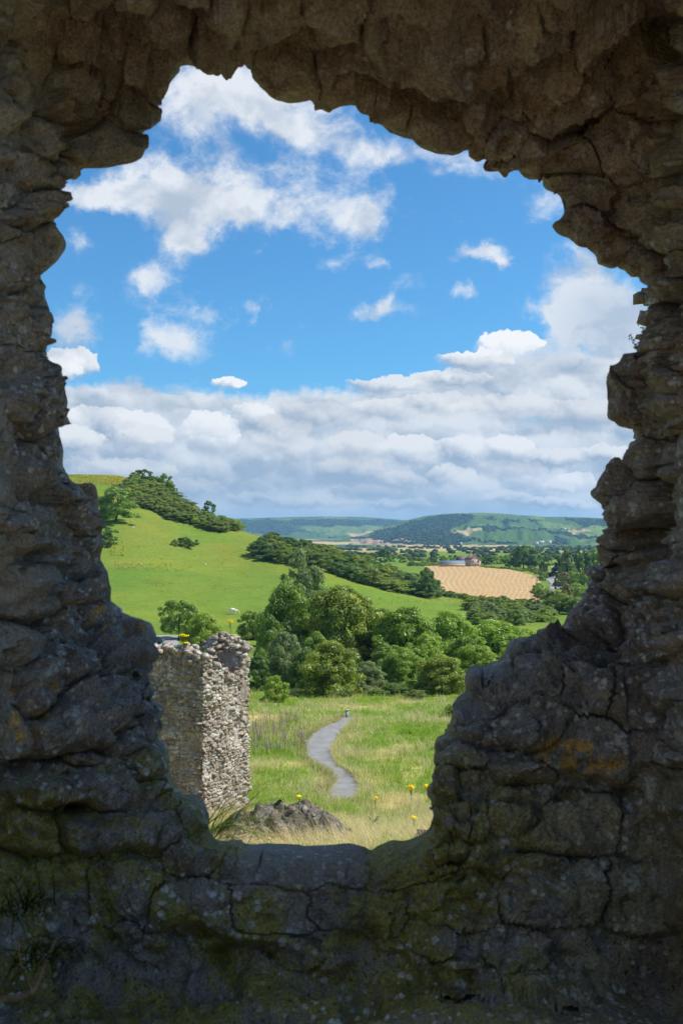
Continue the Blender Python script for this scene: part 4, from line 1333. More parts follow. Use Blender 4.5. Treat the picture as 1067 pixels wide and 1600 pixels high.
class Stones:
    """Stones to be set in one thing: the largest become parts, the rest are joined into one part."""
    def __init__(s, parent, base, limit=290):
        s.p, s.b, s.lim, s.L = parent, np.array(base, float), limit, []
    def add(s, pos, size, rz, tilt=(0, 0)):
        s.L.append((np.array(pos, float), np.array(size, float), rz, tilt, int(RNG.integers(len(ROCKS)))))
    def done(s, me=None, mt=None):
        from mathutils import Euler
        key = lambda a: -a[1][0] * a[1][2] * a[5] if len(a) > 5 else -a[1][0] * a[1][2]
        L = sorted(s.L, key=key)
        rest = MB()
        for k, (pos, size, rz, tilt, vi) in enumerate(L):
            e = Euler((tilt[0], tilt[1], rz))
            if k < s.lim:
                o = obj('stone', (me or ROCK_ME)[vi], s.p, loc=pos - s.b, rot=e, scale=size)
            else:
                V, f = ROCKS[vi]
                Rm = np.array(e.to_matrix())
                rest.put((V * size) @ Rm.T + pos - s.b, f)
        if rest.n:
            o = rest.build('small_stones', mt or M['ruin'], s.p)
            o['kind'] = 'stuff'

def core_wall(name, parent, base, path, top, thick, zlow, mtl, cell=0.16, amp=0.09, seed=0):
    """Rubble core along a plan path: front and back faces and the broken top between them."""
    path = np.array(path, float)
    seg = np.concatenate([[0], np.cumsum(np.linalg.norm(np.diff(path, axis=0), axis=1))])
    ns = max(4, int(seg[-1] / cell))
    s = np.linspace(0, seg[-1], ns)
    P = np.stack([np.interp(s, seg, path[:, 0]), np.interp(s, seg, path[:, 1])], 1)
    T = np.gradient(P, axis=0)
    T /= np.linalg.norm(T, axis=1, keepdims=True)
    Nn = np.stack([T[:, 1], -T[:, 0]], 1)            # towards the viewer's side
    zt = np.array([top(p) for p in P]) - 0.10
    P = P - Nn * 0.10
    thick = thick - 0.2
    nt = int((zt.max() - zlow) / cell)
    t = np.linspace(0, 1, nt)
    ring = []
    for tt in t:
        ring.append(np.concatenate([P, (zlow + (zt - zlow) * tt)[:, None]], 1))
    for w in (0.33, 0.66):
        ring.append(np.concatenate([P - Nn * thick * w, (zt + fbm(np.stack([P[:, 0] * 2, P[:, 1] * 2, s * 0 + w * 9], 1), 3, seed) * 0.3)[:, None]], 1))
    for tt in t[::-1]:
        ring.append(np.concatenate([P - Nn * thick, (zlow + (zt - zlow) * tt)[:, None]], 1))
    W = np.stack(ring, 1)
    D = np.stack([fbm(W * 1.6 + 5 * k, 4, seed + k) for k in range(3)], -1) * amp * 1.3 + np.stack([fbm(W * 7 + 5 * k, 2, seed + k + 5) for k in range(3)], -1) * amp * 0.6
    W = W + D
    n0, n1 = W.shape[:2]
    idx = np.arange(n0 * n1).reshape(n0, n1)
    f = np.stack([idx[:-1, :-1], idx[1:, :-1], idx[1:, 1:], idx[:-1, 1:]], -1).reshape(-1, 4)
    V = W.reshape(-1, 3)
    tri = []
    for e_ in (0, n0 - 1):                            # the two ends
        c = len(V)
        V = np.concatenate([V, [W[e_].mean(0)]])
        for j in range(n1 - 1):
            tri.append([c, idx[e_, j], idx[e_, j + 1]] if e_ == 0 else [c, idx[e_, j + 1], idx[e_, j]])
    obj(name, mesh(name, V - np.array(base), f, mtl, False, tri=np.array(tri)), parent)
    return P, T, Nn, zt

def face_stones(S, a, b, zlo, ztop, big=1.0, nside=None, out=0.03, keep=1.0, seed=1, depth=0.17):
    r = np.random.default_rng(seed)
    a, b = np.array(a, float), np.array(b, float)
    L = np.linalg.norm(b - a)
    t = (b - a) / L
    n = np.array((t[1], -t[0]))
    rz = math.atan2(t[1], t[0])
    z = zlo
    while z < zlo + 12:
        h = r.uniform(.06, .20) * big
        s = r.uniform(-.1, .1)
        any_ = False
        while s < L:
            w = min(r.uniform(.08, .40), r.uniform(.10, .50)) * big
            p = a + t * (s + w / 2)
            if z + h * 0.4 < ztop(p) and s + w / 2 < L:
                any_ = True
                if r.random() < keep:
                    o = n * (out + r.normal(-.055, .028))
                    hh = h * r.uniform(.75, 1.25)
                    S.add((p[0] + o[0], p[1] + o[1], z + h / 2 + r.normal(0, .045)), (w * r.uniform(.8, 1.3), depth * r.uniform(.8, 1.6), hh * r.uniform(.75, 1.4)), rz + r.normal(0, .16), (r.normal(0, .16), r.normal(0, .22)))
            s += w
        z += h * 0.98
        if not any_ and z > zlo + 1:
            break

def rubble_face(parent, base, path, top, zlo, seed, nparts):
    """Mortared rubble: the face cut into stones of mixed size, each broken to its own planes; joints sunk."""
    from mathutils.kdtree import KDTree
    r = np.random.default_rng(seed)
    path = np.array(path, float)
    seg = np.concatenate([[0], np.cumsum(np.linalg.norm(np.diff(path, axis=0), axis=1))])
    st = 0.036
    s = np.arange(0, seg[-1], st)
    P = np.stack([np.interp(s, seg, path[:, 0]), np.interp(s, seg, path[:, 1])], 1)
    T = np.gradient(P, axis=0)
    k = np.ones(9) / 9
    T = np.stack([np.convolve(np.pad(T[:, i], 4, mode='edge'), k, 'valid') for i in (0, 1)], 1)
    T /= np.linalg.norm(T, axis=1, keepdims=True)
    Nn = np.stack([T[:, 1], -T[:, 0], T[:, 0] * 0], 1)
    zt = np.array([top(p) for p in P])
    z = np.arange(zlo, zt.max() + 0.2, st)
    Sg, Zg = np.meshgrid(s, z, indexing='ij')
    W = np.concatenate([np.repeat(P[:, None], len(z), 1), Zg[..., None]], -1)
    wx = fbm(W * 2.4, 4, seed) * 0.075
    wz = fbm(W * 2.4, 4, seed + 7) * 0.055
    # seeds: courses of uneven height, stones of uneven length, some big, some chips
    pts = []
    zz = zlo - .1
    while zz < z[-1] + .1:
        h = r.choice([.07, .10, .13, .17, .23], p=[.22, .28, .25, .17, .08]) * r.uniform(.85, 1.15)
        x = r.uniform(-.2, 0)
        while x < seg[-1] + .2:
            ln = h * r.uniform(1.0, 3.0)
            pts.append((x + ln / 2, zz + h / 2 + r.normal(0, h * .16)))
            x += ln
        zz += h
    pts = np.array(pts)
    asp = 1.75
    kd = KDTree(len(pts))
    for i, (a, c) in enumerate(pts):
        kd.insert((a, c * asp, 0), i)
    kd.balance()
    q = np.stack([(Sg + wx).ravel(), ((Zg + wz) * asp).ravel()], 1)
    res = [kd.find_n((a, c, 0), 2) for a, c in q]
    lab = np.array([x_[0][1] for x_ in res])
    d1 = np.array([x_[0][2] for x_ in res])
    d2 = np.array([x_[1][2] for x_ in res])
    e = sm(0.0, 0.045, d2 - d1)
    dx, dz = q[:, 0] - pts[lab, 0], q[:, 1] / asp - pts[lab, 1]
    n = len(pts)
    off = r.normal(0.0, .030, n) + np.where(r.random(n) < 0.10, -.05, 0)
    tx, tz = r.normal(0, .28, n), r.normal(.10, .32, n)
    tx2, tz2 = r.normal(0, .6, n), r.normal(0, .6, n)
    pl = np.minimum(tx[lab] * dx + tz[lab] * dz, .03 + tx2[lab] * dx + tz2[lab] * dz)
    rough = fbm(W.reshape(-1, 3) * 9, 3, seed + 3) * .028 + fbm(W.reshape(-1, 3) * 1.3, 3, seed + 5) * .20
    pack = sm(.45, .62, vnoise(W.reshape(-1, 3) * 1.9, seed + 9))       # beds still full of mortar
    dep = (off[lab] + pl) * (1 - .45 * pack) + rough - (1 - e) * (.055 - .038 * pack)
    low = rough - .085
    V = W.reshape(-1, 3) + np.repeat(Nn[:, None], len(z), 1).reshape(-1, 3) * dep[:, None]
    V[:, 2] += fbm(W.reshape(-1, 3) * 6, 2, seed + 4) * .02
    L = W.reshape(-1, 3) + np.repeat(Nn[:, None], len(z), 1).reshape(-1, 3) * np.minimum(low, dep - .01)[:, None]
    zs = np.interp(pts[:, 0], s, zt) + r.normal(0, .05, n)
    alive = pts[:, 1] < zs
    idx = np.arange(len(V)).reshape(len(s), len(z))
    fq = np.stack([idx[:-1, :-1], idx[1:, :-1], idx[1:, 1:], idx[:-1, 1:]], -1).reshape(-1, 4)
    fl = lab[fq]
    order = np.argsort(-np.bincount(lab, minlength=n) * alive)
    own = {}
    for c in range(4):
        for i, f in zip(fl[:, c], range(len(fl))):
            own.setdefault(int(i), set()).add(f)
    bulk = MB()
    done = 0
    for i in order:
        i = int(i)
        if not alive[i] or i not in own:
            continue
        fs = fq[sorted(own[i])]
        for fp in (islands(fs) if done < nparts else [fs]):
            if len(fp) < 4:
                continue
            u, inv = np.unique(fp, return_inverse=True)
            Vv = np.where((lab[u] == i)[:, None], V[u], L[u]) - base
            if done < nparts:
                me = mesh('stone', Vv, inv.reshape(-1, 4), M['ruin'], False)
                obj('stone', me, parent)
                done += 1
            else:
                bulk.put(Vv, inv.reshape(-1, 4))
    if bulk.n:
        o = bulk.build('small_stones', M['ruin'], parent)
        o['kind'] = 'stuff'

def build_ruin():
    XY = lambda px, Y: ((px - 533.5) / F * Y, Y)
    P0, P1, P2 = XY(196, 37.0), XY(318, 36.0), XY(391, 39.6)
    PA, PB, PC = XY(262, 36.72), XY(300, 36.3), XY(346, 37.1)
    def zrow(p, rows):
        px = p[0] / p[1] * F + 533.5
        py = np.interp(px, [q[0] for q in rows], [q[1] for q in rows])
        return EZ + (HORIZ - py) / F * p[1]
    front = lambda p: zrow(p, [(190, 1004), (235, 1016), (255, 1013), (272, 1016), (285, 1019), (300, 1026), (318, 1030), (332, 1036), (345, 1046), (358, 1055), (368, 1061), (376, 1058), (380, 1036), (383, 1014), (391, 1012)])
    zlow = EZ - 12.6
    base = Vector((P1[0], P1[1], EZ - 11.2))
    w = thing('ruined_wall', 'sunlit grey ruined rubble wall standing beside the footpath', 'wall', base)
    w['kind'] = 'thing'
    b = np.array(base)
    core_wall('rubble_core', w, b, [P0, PA, P1, PC, P2], front, 1.3, zlow, M['ruin_core'], seed=3, cell=0.09, amp=0.085)
    # the taller stump behind, at the corner
    Q0, Q1 = XY(331, 39.2), XY(388, 40.4)
    back = lambda p: zrow(p, [(326, 1046), (333, 1016), (341, 1006), (352, 1000), (362, 995), (372, 998), (380, 1004), (388, 1009), (393, 1012)])
    core_wall('rubble_core', w, b, [Q0, Q1], back, 0.9, EZ - 9.5, M['ruin_core'], seed=14)
    S = Stones(w, b, 0)
    gz = lambda p: float(ground_z(p[0], p[1], False))
    rubble_face(w, b, [P0, PA, P1, PC, P2, tuple(np.array(P2) + np.array((-.95, .31)) * 1.15)], front, zlow + 0.3, 31, 250)
    rubble_face(w, b, [Q0, Q1], back, EZ - 7.3, 37, 44)
    r = np.random.default_rng(8)
    for A, B_, tp, n_ in ((P0, P1, front, 90), (P1, P2, front, 330), (Q0, Q1, back, 110)):
        for _ in range(n_):
            q = r.random()
            p = np.array(A) * (1 - q) + np.array(B_) * q
            z = tp(p)
            tt = np.array(B_) - np.array(A)
            tt /= np.linalg.norm(tt)
            nn = np.array((-tt[1], tt[0]))
            p2 = p + nn * r.uniform(-0.05, 0.9)
            sz = r.uniform(.10, .30)
            S.add((p2[0], p2[1], z + r.normal(0, .07)), (sz * r.uniform(.8, 1.5), sz, sz * r.uniform(.4, .9)), r.uniform(0, 6.3), (r.normal(0, .3), r.normal(0, .3)))
    S.done()
    # fallen masonry below the opening
    def mound(name, label, px0, px1, Y, h, dep, n, seed, top=None):
        A, B_ = XY(px0, Y), XY(px1, Y + 1.2)
        c = (np.array(A) + np.array(B_)) / 2
        z0 = float(ground_z(c[0], c[1]))
        bs = Vector((c[0], c[1], z0))
        t_ = thing(name, label, 'masonry', bs)
        L = np.linalg.norm(np.array(B_) - np.array(A))
        rz = math.atan2(B_[1] - A[1], B_[0] - A[0])
        ns, nt = int(L / 0.07), int(dep / 0.07)
        u, v = np.meshgrid(np.linspace(-1, 1, ns), np.linspace(-1, 1, nt), indexing='ij')
        env = np.clip(1 - np.abs(u) ** 3.5, 0, 1) * np.clip(1 - np.abs(v) ** 3, 0, 1) ** 0.6
        skew = np.interp(u, [-1, -.8, -.4, .1, .3, 1], [.75, 1.0, .8, .85, .95, .45])
        Pm = np.stack([u * L / 2, v * dep / 2, u * 0], -1)
        q = Pm + np.array((seed * 3.1, 0, 0))
        ridge = 1 - np.abs(fbm(q * np.array((1.4, 2.0, 1)), 4, seed)) * 1.6
        step = np.round((fbm(q * 2.6, 3, seed + 1) + 0.5) * 5) / 5
        z = env * skew * h * (0.55 + 0.35 * ridge + 0.35 * step) - 0.12
        Pm[..., 2] = z
        Pm = Pm + np.stack([fbm(q * 5 + k * 3, 3, seed + 3 + k) for k in range(3)], -1) * 0.10 + np.stack([fbm(q * 13 + k * 3, 2, seed + 6 + k) for k in range(3)], -1) * 0.07
        W = Pm.reshape(-1, 3) @ rot_z(rz).T
        gz_ = ground_z(W[:, 0] + c[0], W[:, 1] + c[1]) - z0
        W[:, 2] += gz_
        idx = np.arange(ns * nt).reshape(ns, nt)
        f = np.stack([idx[:-1, :-1], idx[1:, :-1], idx[1:, 1:], idx[:-1, 1:]], -1).reshape(-1, 4)
        obj('rubble_core', mesh('rubble_core', W, f, M['rock'], False), t_)
        S2 = Stones(t_, bs)
        r2 = np.random.default_rng(seed)
        pk = r2.permutation(len(W))[:n]
        for k in pk:
            e_ = env.ravel()[k]
            if e_ < 0.35:
                continue
            sz = r2.uniform(.08, .24)
            S2.add(W[k] + np.array(bs) + (0, 0, -0.02 - sz * .15), (sz * r2.uniform(.9, 1.7), sz, sz * r2.uniform(.35, .8)), r2.uniform(0, 6.3), (r2.normal(0, .35), r2.normal(0, .35)))
        S2.done(ROCK2, M['rock'])
    mound('fallen_masonry', 'long low heap of fallen masonry in dry grass under the opening', 335, 552, 28.8, 1.2, 2.2, 150, 5)
    mound('fallen_block', 'small weathered block half buried in grass beside the right jamb', 655, 712, 26.0, 0.75, 0.9, 14, 15)
build_ruin()

def build_outer_stub():
    """Sunlit end of another part of the castle wall, beyond the right jamb."""
    XY = lambda px, Y: ((px - 533.5) / F * Y, Y)
    A, B_ = XY(1006, 9.5), XY(1130, 8.6)
    base = Vector((A[0], A[1], float(ground_z(*A)) - 0.3))
    w = thing('castle_wall', 'sunlit end of the outer castle wall glimpsed past the right jamb', 'wall', base)
    w['kind'] = 'thing'
    top = lambda p: EZ + 3.6
    core_wall('rubble_core', w, np.array(base), [A, B_], top, 1.2, base.z, M['ruin_core'], cell=0.12, amp=0.06, seed=23)
    S = Stones(w, base, 296)
    face_stones(S, A, B_, EZ + 0.4, lambda p: EZ + 3.5, 0.62, seed=12, out=0.02, depth=0.14)
    S.done()
build_outer_stub()

# ------------------------------------------------------------------ trees, bushes and hedges
LM = {
    'bright': leaf_mat('leaf_bright', (0.110, 0.193, 0.027), (0.318, 0.456, 0.069)),
    'mid': leaf_mat('leaf_mid', (0.091, 0.161, 0.027), (0.258, 0.372, 0.063)),
    'dark': leaf_mat('leaf_dark', (0.050, 0.108, 0.027), (0.142, 0.234, 0.059)),
    'olive': leaf_mat('leaf_olive', (0.102, 0.152, 0.025), (0.294, 0.369, 0.063), (0.480, 0.445, 0.053)),
    'grey': leaf_mat('leaf_grey', (0.096, 0.152, 0.058), (0.264, 0.333, 0.147)),
    'scrub': leaf_mat('leaf_scrub', (0.098, 0.147, 0.036), (0.258, 0.322, 0.082)),
    'lime': leaf_mat('leaf_lime', (0.156, 0.246, 0.029), (0.360, 0.468, 0.063)),
    'red': leaf_mat('leaf_russet', (0.132, 0.117, 0.047), (0.312, 0.246, 0.089)),
}
M['bark'] = plain('bark', (0.085, 0.066, 0.048), 0.95, 0.1, 0.35, 6)

def crown_mesh(kind, n_clump, n_leaf, leaf, seed, low=0.0):
    """Unit crown (1 wide, 1 high, standing on z = 0): leaf clumps spread through the volume, with gaps."""
    r = np.random.default_rng(seed)
    h = r.beta(1.35, 1.25, n_clump)
    if kind == 'round':
        prof = lambda q: 0.5 * np.clip(1 - np.abs((q - 0.47) / 0.56) ** 2.3, 0.04, 1) ** 0.55
    elif kind == 'dome':
        prof = lambda q: 0.5 * np.clip(1 - q ** 2.4, 0.03, 1) ** 0.6
        h = r.beta(1.0, 1.35, n_clump)
    elif kind == 'cone':
        prof = lambda q: 0.5 * np.clip(1.02 - q, 0.03, 1) ** 0.85
        h = r.beta(1.0, 1.5, n_clump)
    else:
        prof = lambda q: 0.5 * np.clip(1 - np.abs((q - 0.42) / 0.62) ** 2.0, 0.05, 1) ** 0.7
    th = r.uniform(0, 2 * math.pi, n_clump)
    lob = 0.92 + 0.13 * np.sin(th * 2 + r.uniform(0, 6)) + 0.11 * np.sin(th * 3 + h * 5 + r.uniform(0, 6))
    rad = prof(h) * np.sqrt(r.uniform(0.12, 1.0, n_clump)) * lob * np.where(r.random(n_clump) < 0.22, r.uniform(1.08, 1.34, n_clump), 1.0)
    c = np.stack([np.cos(th) * rad, np.sin(th) * rad, low + (1 - low) * (0.04 + 0.86 * h) + np.where(r.random(n_clump) < 0.12, r.uniform(0, .07, n_clump), 0)], 1)
    cr = r.uniform(0.045, 0.15, n_clump) * (1.25 if n_clump < 50 else 1.0)
    w = cr ** 2
    own = r.choice(n_clump, n_leaf, p=w / w.sum())
    d = r.normal(size=(n_leaf, 3))
    d[:, 2] = d[:, 2] * 0.9 + 0.35
    oc = c[own] - np.array((0, 0, 0.45))
    d = d + oc * 1.2
    d /= np.linalg.norm(d, axis=1, keepdims=True)
    p = c[own] + d * (cr[own] * r.uniform(0.45, 1.05, n_leaf))[:, None] * np.array((1, 1, 0.8))
    n = d + r.normal(size=(n_leaf, 3)) * 0.42
    n /= np.linalg.norm(n, axis=1, keepdims=True)
    a = np.cross(n, r.normal(size=(n_leaf, 3)))
    a /= np.linalg.norm(a, axis=1, keepdims=True)
    b = np.cross(n, a)
    s = (leaf * r.uniform(0.65, 1.35, n_leaf))[:, None]
    V = np.stack([p - a * s * 0.8, p - b * s * 0.5 + n * s * 0.12, p + a * s * 0.8, p + b * s * 0.5 + n * s * 0.12], 1)
    V[..., 2] = np.maximum(V[..., 2], 0.0)
    f = np.arange(n_leaf * 4).reshape(-1, 4)
    tone = np.clip(r.random(n_leaf) * 0.75 + r.uniform(-0.1, 0.35, n_clump)[own], 0, 1)
    return V.reshape(-1, 3), f, np.repeat(tone, 4)

CR = {}
def crown(kind, size, var, mt):
    k = (kind, size, var, mt)
    if k not in CR:
        base = (kind, size, var)
        if base not in CR:
            nc, nl, lf = {'xl': (150, 26000, 0.0205), 'l': (100, 12000, 0.027), 'm': (60, 4600, 0.042), 's': (34, 1400, 0.072)}[size]
            CR[base] = crown_mesh(kind, nc, nl, lf, sum(ord(c_) for c_ in kind + size) * 13 + var)
        V, f, tone = CR[base]
        CR[k] = mesh('crown', V, f, LM[mt], False, {'tone': tone})
    return CR[k]

TR = {}
def trunk(var):
    if var not in TR:
        r = np.random.default_rng(500 + var)
        b = MB()
        z = np.linspace(-0.03, 0.62, 8)
        sway = np.cumsum(r.normal(0, .012, (8, 2)), 0)
        pts = np.concatenate([sway, z[:, None]], 1)
        b.tube(pts, np.linspace(.032, .010, 8), 7, False)
        for i in range(5):
            k = r.integers(2, 6)
            a = r.uniform(0, 6.3)
            q = pts[k]
            e = q + np.array((math.cos(a) * .25, math.sin(a) * .25, r.uniform(.12, .3)))
            b.tube([q, (q + e) / 2 + (0, 0, -.02), e], [.014, .010, .004], 5, False)
        TR[var] = b.me('trunk', M['bark'], True)
    return TR[var]

BASE_USED = []
def tree(name, label, cat, px, Y, top, wpx, kind='round', size='m', mt='mid', var=0, group=None, low=0.0, depth=1.0, sink=0.0):
    """A tree or bush standing on the ground in column px at distance Y, reaching up to row top of the photograph."""
    g = G(px, Y)
    ztop = EZ + (HORIZ - top) / F * Y
    H = max(ztop - g.z, 0.6)
    Wd = wpx / F * Y
    o = thing(name, label, cat, g + Vector((0, 0, -sink)), group, RNG.uniform(0, 6.28))
    o.rotation_euler[2] = RNG.uniform(0, 6.28)
    obj('trunk', trunk(var % 4), o, scale=(min(Wd, H * 1.1), min(Wd, H * 1.1), H))
    me = crown(kind, size, var, mt)
    k = (H - low * H) / 1.0
    obj('crown', me, o, loc=(0, 0, low * H), scale=(Wd * 1.02, Wd * 1.02 * depth, k))
    return o

def build_trees():
    T = tree
    for i_, (px, Y, tp, w, mt) in enumerate(((496, 118, 985, 56, 'mid'), (548, 112, 1010, 52, 'scrub'), (604, 118, 1000, 54, 'mid'), (660, 116, 1004, 56, 'bright'), (560, 98, 1062, 40, 'grey'), (588, 95, 1078, 36, 'scrub'), (640, 98, 1062, 44, 'mid'), (668, 122, 985, 60, 'lime'), (735, 128, 985, 70, 'mid'), (425, 128, 960, 50, 'mid'), (420, 150, 945, 46, 'bright'), (500, 160, 930, 80, 'mid'), (815, 165, 978, 60, 'bright'))):
        T('bush', 'green bush filling a gap in the leafy belt behind the meadow', 'bush', px, Y, tp, w, 'dome', 'l', mt, i_ % 5, 'bushes filling the leafy belt behind the meadow')
    # --- the trees in the middle distance, each told apart
    T('tree', 'dark green round tree beside the road below the grassy hill', 'tree', 280, 206, 934, 56, 'round', 'l', 'mid', 0, low=.08)
    T('bush', 'bright green bushy tree behind the yellow ragwort on the ruined wall', 'bush', 317, 158, 953, 66, 'dome', 'xl', 'lime', 1)
    T('bush', 'dull green bush showing above the ruined stump of wall', 'bush', 391, 205, 950, 40, 'dome', 'l', 'mid', 2)
    T('bush', 'low dark bush behind the dull bush over the ruined wall', 'bush', 402, 215, 956, 34, 'dome', 'm', 'scrub', 3)
    T('tree', 'tall grey-green tree at the top of the clump, below the thicket', 'tree', 473, 186, 856, 92, 'dome', 'xl', 'grey', 0, low=.03)
    T('tree', 'broad leafy green tree at the left of the clump', 'tree', 456, 142, 904, 96, 'dome', 'xl', 'mid', 1, low=.04)
    T('tree', 'broad yellowish green tree in the middle of the clump', 'tree', 536, 136, 909, 128, 'dome', 'xl', 'olive', 2, low=.04)
    T('tree', 'small grey-green tree just behind the end of the ruined wall', 'tree', 443, 108, 984, 66, 'dome', 'xl', 'grey', 3)
    T('bush', 'dark hollow bush filling the foot of the clump', 'bush', 478, 104, 1010, 64, 'dome', 'l', 'dark', 4)
    T('bush', 'hawthorn bush with yellowing leaves beside the head of the path', 'bush', 514, 97, 998, 104, 'dome', 'xl', 'olive', 5)
    T('bush', 'grey willow bush right of the yellowing hawthorn', 'bush', 574, 104, 1030, 58, 'dome', 'xl', 'grey', 6)
    T('tree', 'bright green sycamore in the middle of the hedge', 'tree', 636, 132, 944, 118, 'dome', 'xl', 'bright', 3, low=.04)
    T('tree', 'dark green tree behind the bright sycamore', 'tree', 592, 138, 950, 96, 'dome', 'xl', 'dark', 4, low=.03)
    T('tree', 'fresh green tree right of the bright sycamore', 'tree', 706, 137, 951, 96, 'dome', 'xl', 'bright', 5, low=.04)
    T('tree', 'pale-topped green tree over the right jamb', 'tree', 772, 150, 965, 112, 'dome', 'xl', 'bright', 6, low=.04)
    T('bush', 'round hawthorn bush standing alone at the right end of the hedge', 'bush', 690, 97, 1018, 88, 'dome', 'xl', 'olive', 7)
    T('bush', 'light green bush peeping over the round hawthorn', 'bush', 742, 116, 1003, 66, 'dome', 'xl', 'lime', 8)
    T('bush', 'dark bush between the willow and the round hawthorn', 'bush', 628, 108, 1012, 76, 'dome', 'xl', 'mid', 9)
    T('bush', 'low dark bush on the bank right of the head of the path', 'bush', 612, 96, 1066, 60, 'dome', 'l', 'dark', 1)
    T('bush', 'low tussocky bush nearest the round hawthorn', 'bush', 650, 92, 1076, 40, 'dome', 'l', 'scrub', 2)
    T('bush', 'low leafy shrub beside the right jamb', 'bush', 715, 78, 1095, 46, 'dome', 'l', 'olive', 3)
    T('bush', 'dark leafy shrub half hidden by the right jamb above the grass', 'bush', 712, 62, 1118, 40, 'dome', 'l', 'mid', 5)
    T('sapling', 'yellow-green sapling among the purple willowherb', 'sapling', 431, 90, 1054, 44, 'dome', 'l', 'lime', 4)
    T('bush', 'dark bush in the gap behind the ruined wall', 'bush', 402, 100, 1020, 44, 'dome', 'l', 'dark', 6)
    T('bush', 'mid green bush at the back of the gap behind the ruined wall', 'bush', 409, 122, 1008, 26, 'dome', 'l', 'mid', 7)
    # --- on the hill
    T('tree', 'lone bright green tree on the grassy hillside', 'tree', 181, y_of(181, 816, 330, 490), 756, 66, 'dome', 'l', 'bright', 2, low=.10)
    T('bush', 'green bush below the lone hillside tree, against the left jamb', 'bush', 168, y_of(168, 852, 300, 480), 821, 34, 'dome', 'm', 'mid', 3)
    T('bush', 'low grey bush above the lone hillside tree', 'bush', 186, y_of(186, 768, 330, 495), 755, 34, 'dome', 'm', 'grey', 1)
    T('bush', 'dark flat bush alone in the middle of the hillside', 'bush', 290, y_of(290, 854, 330, 470), 838, 36, 'dome', 'm', 'dark', 1, depth=.6)
    T('bush', 'small dark bush at the left end of the flat hillside bush', 'bush', 274, y_of(274, 852, 330, 470), 842, 13, 'dome', 's', 'scrub', 1)
    T('bush', 'tiny round dark bush right of the flat hillside bush', 'bush', 307, y_of(307, 851, 330, 470), 843, 9, 'dome', 's', 'dark', 2)
    T('tree', 'dark rounded tree on the crest, left of two', 'tree', 225, y_of(225, 754, 380, 498), 731, 42, 'dome', 'm', 'dark', 0)
    T('tree', 'thin-crowned tree on the crest, right of two', 'tree', 258, y_of(258, 760, 380, 490), 738, 34, 'dome', 'm', 'mid', 1)
    T('tree', 'small dark tree rising from the crest thicket', 'tree', 326, y_of(326, 803, 380, 470), 783, 24, 'dome', 's', 'dark', 0)
    rg = np.random.default_rng(4)
    def fill(poly, n, y0, y1, hh, ww, mts, name, label, cat, group, size='l', kind='dome', mind=0.62):
        poly = np.array(poly, float)
        placed = []
        tries = 0
        while len(placed) < n and tries < n * 60:
            tries += 1
            px = rg.uniform(poly[:, 0].min(), poly[:, 0].max())
            py = rg.uniform(poly[:, 1].min(), poly[:, 1].max())
            if not inside(np.array([px]), np.array([py]), poly)[0]:
                continue
            Y = y_of(px, py, y0, y1)
            X = (px - 533.5) / F * Y
            w = rg.uniform(*ww)
            if any(math.hypot(X - a, Y - b) < mind * (w + c_) * 0.42 for a, b, c_ in placed):
                continue
            placed.append((X, Y, w))
            g = G(px, Y)
            h = rg.uniform(*hh)
            top = HORIZ - (g.z + h - EZ) / Y * F
            mt = mts[rg.integers(len(mts))]
            T(name, label, cat, px, Y, top, w / Y * F, kind, size, mt, int(rg.integers(5)), group)
        return placed
    fill([(203, 752), (232, 752), (262, 772), (300, 802), (330, 816), (366, 826), (371, 830), (338, 830), (300, 822), (255, 805), (225, 793), (205, 790)], 120, 330, 500, (3.0, 5.2), (6.5, 13.0), ['scrub', 'scrub', 'olive', 'olive', 'mid'], 'bush', 'dark scrubby bush in the thicket along the crest of the hill', 'bush', 'bushes of the thicket on the hill crest')
    fill([(398, 868), (425, 846), (480, 850), (540, 866), (600, 889), (650, 908), (684, 922), (682, 934), (640, 930), (590, 918), (545, 908), (500, 890), (440, 878)], 115, 300, 410, (3.6, 6.4), (6.0, 12.0), ['scrub', 'dark', 'dark', 'mid', 'olive'], 'bush', 'dark bush in the long thicket running down beside the stubble field', 'bush', 'bushes of the long thicket beside the stubble field')
    T('tree', 'dark rounded tree at the right end of the long thicket', 'tree', 668, 352, 886, 36, 'round', 'm', 'dark', 2)
    # --- hedges and shrubs round the stubble field
    def line(pts, n, h, w, mts, name, label, group, jit=0.6, flat=True, size='s'):
        pts = np.array(pts, float)
        s = np.linspace(0, len(pts) - 1, n)
        for i, q in enumerate(s):
            px, py = np.interp(q, np.arange(len(pts)), pts[:, 0]), np.interp(q, np.arange(len(pts)), pts[:, 1])
            Y = 26.0 / ((py - HORIZ) / F) + rg.normal(0, jit)
            g = G(px, Y)
            hh = h * rg.uniform(.75, 1.25)
            top = HORIZ - (g.z + hh - EZ) / Y * F
            T(name, label, 'bush', px + rg.normal(0, .4), Y, top, w * rg.uniform(.8, 1.25) / Y * F, 'dome', size, mts[rg.integers(len(mts))], int(rg.integers(5)), group)
    line([(692, 931), (735, 940), (775, 945), (845, 949)], 34, 2.0, 3.6, ['scrub', 'mid', 'olive'], 'bush', 'low bush in the hedge along the near edge of the stubble field', 'hedge along the near edge of the stubble field')
    line([(846, 908), (852, 900), (838, 895), (828, 892)], 16, 3.2, 4.2, ['mid', 'scrub'], 'bush', 'bush in the hedge bank between the stubble field and the lane', 'hedge bank between field and lane')
    line([(840, 922), (838, 928), (846, 936), (856, 930)], 16, 3.0, 4.0, ['bright', 'scrub'], 'bush', 'bush in the hedge bank at the corner of the stubble field', 'hedge bank at the corner of the stubble field')
    line([(752, 886), (790, 889), (826, 893)], 22, 1.4, 3.6, ['mid', 'lime'], 'bush', 'low bush along the far edge of the stubble field', 'low hedge along the far edge of the stubble field')
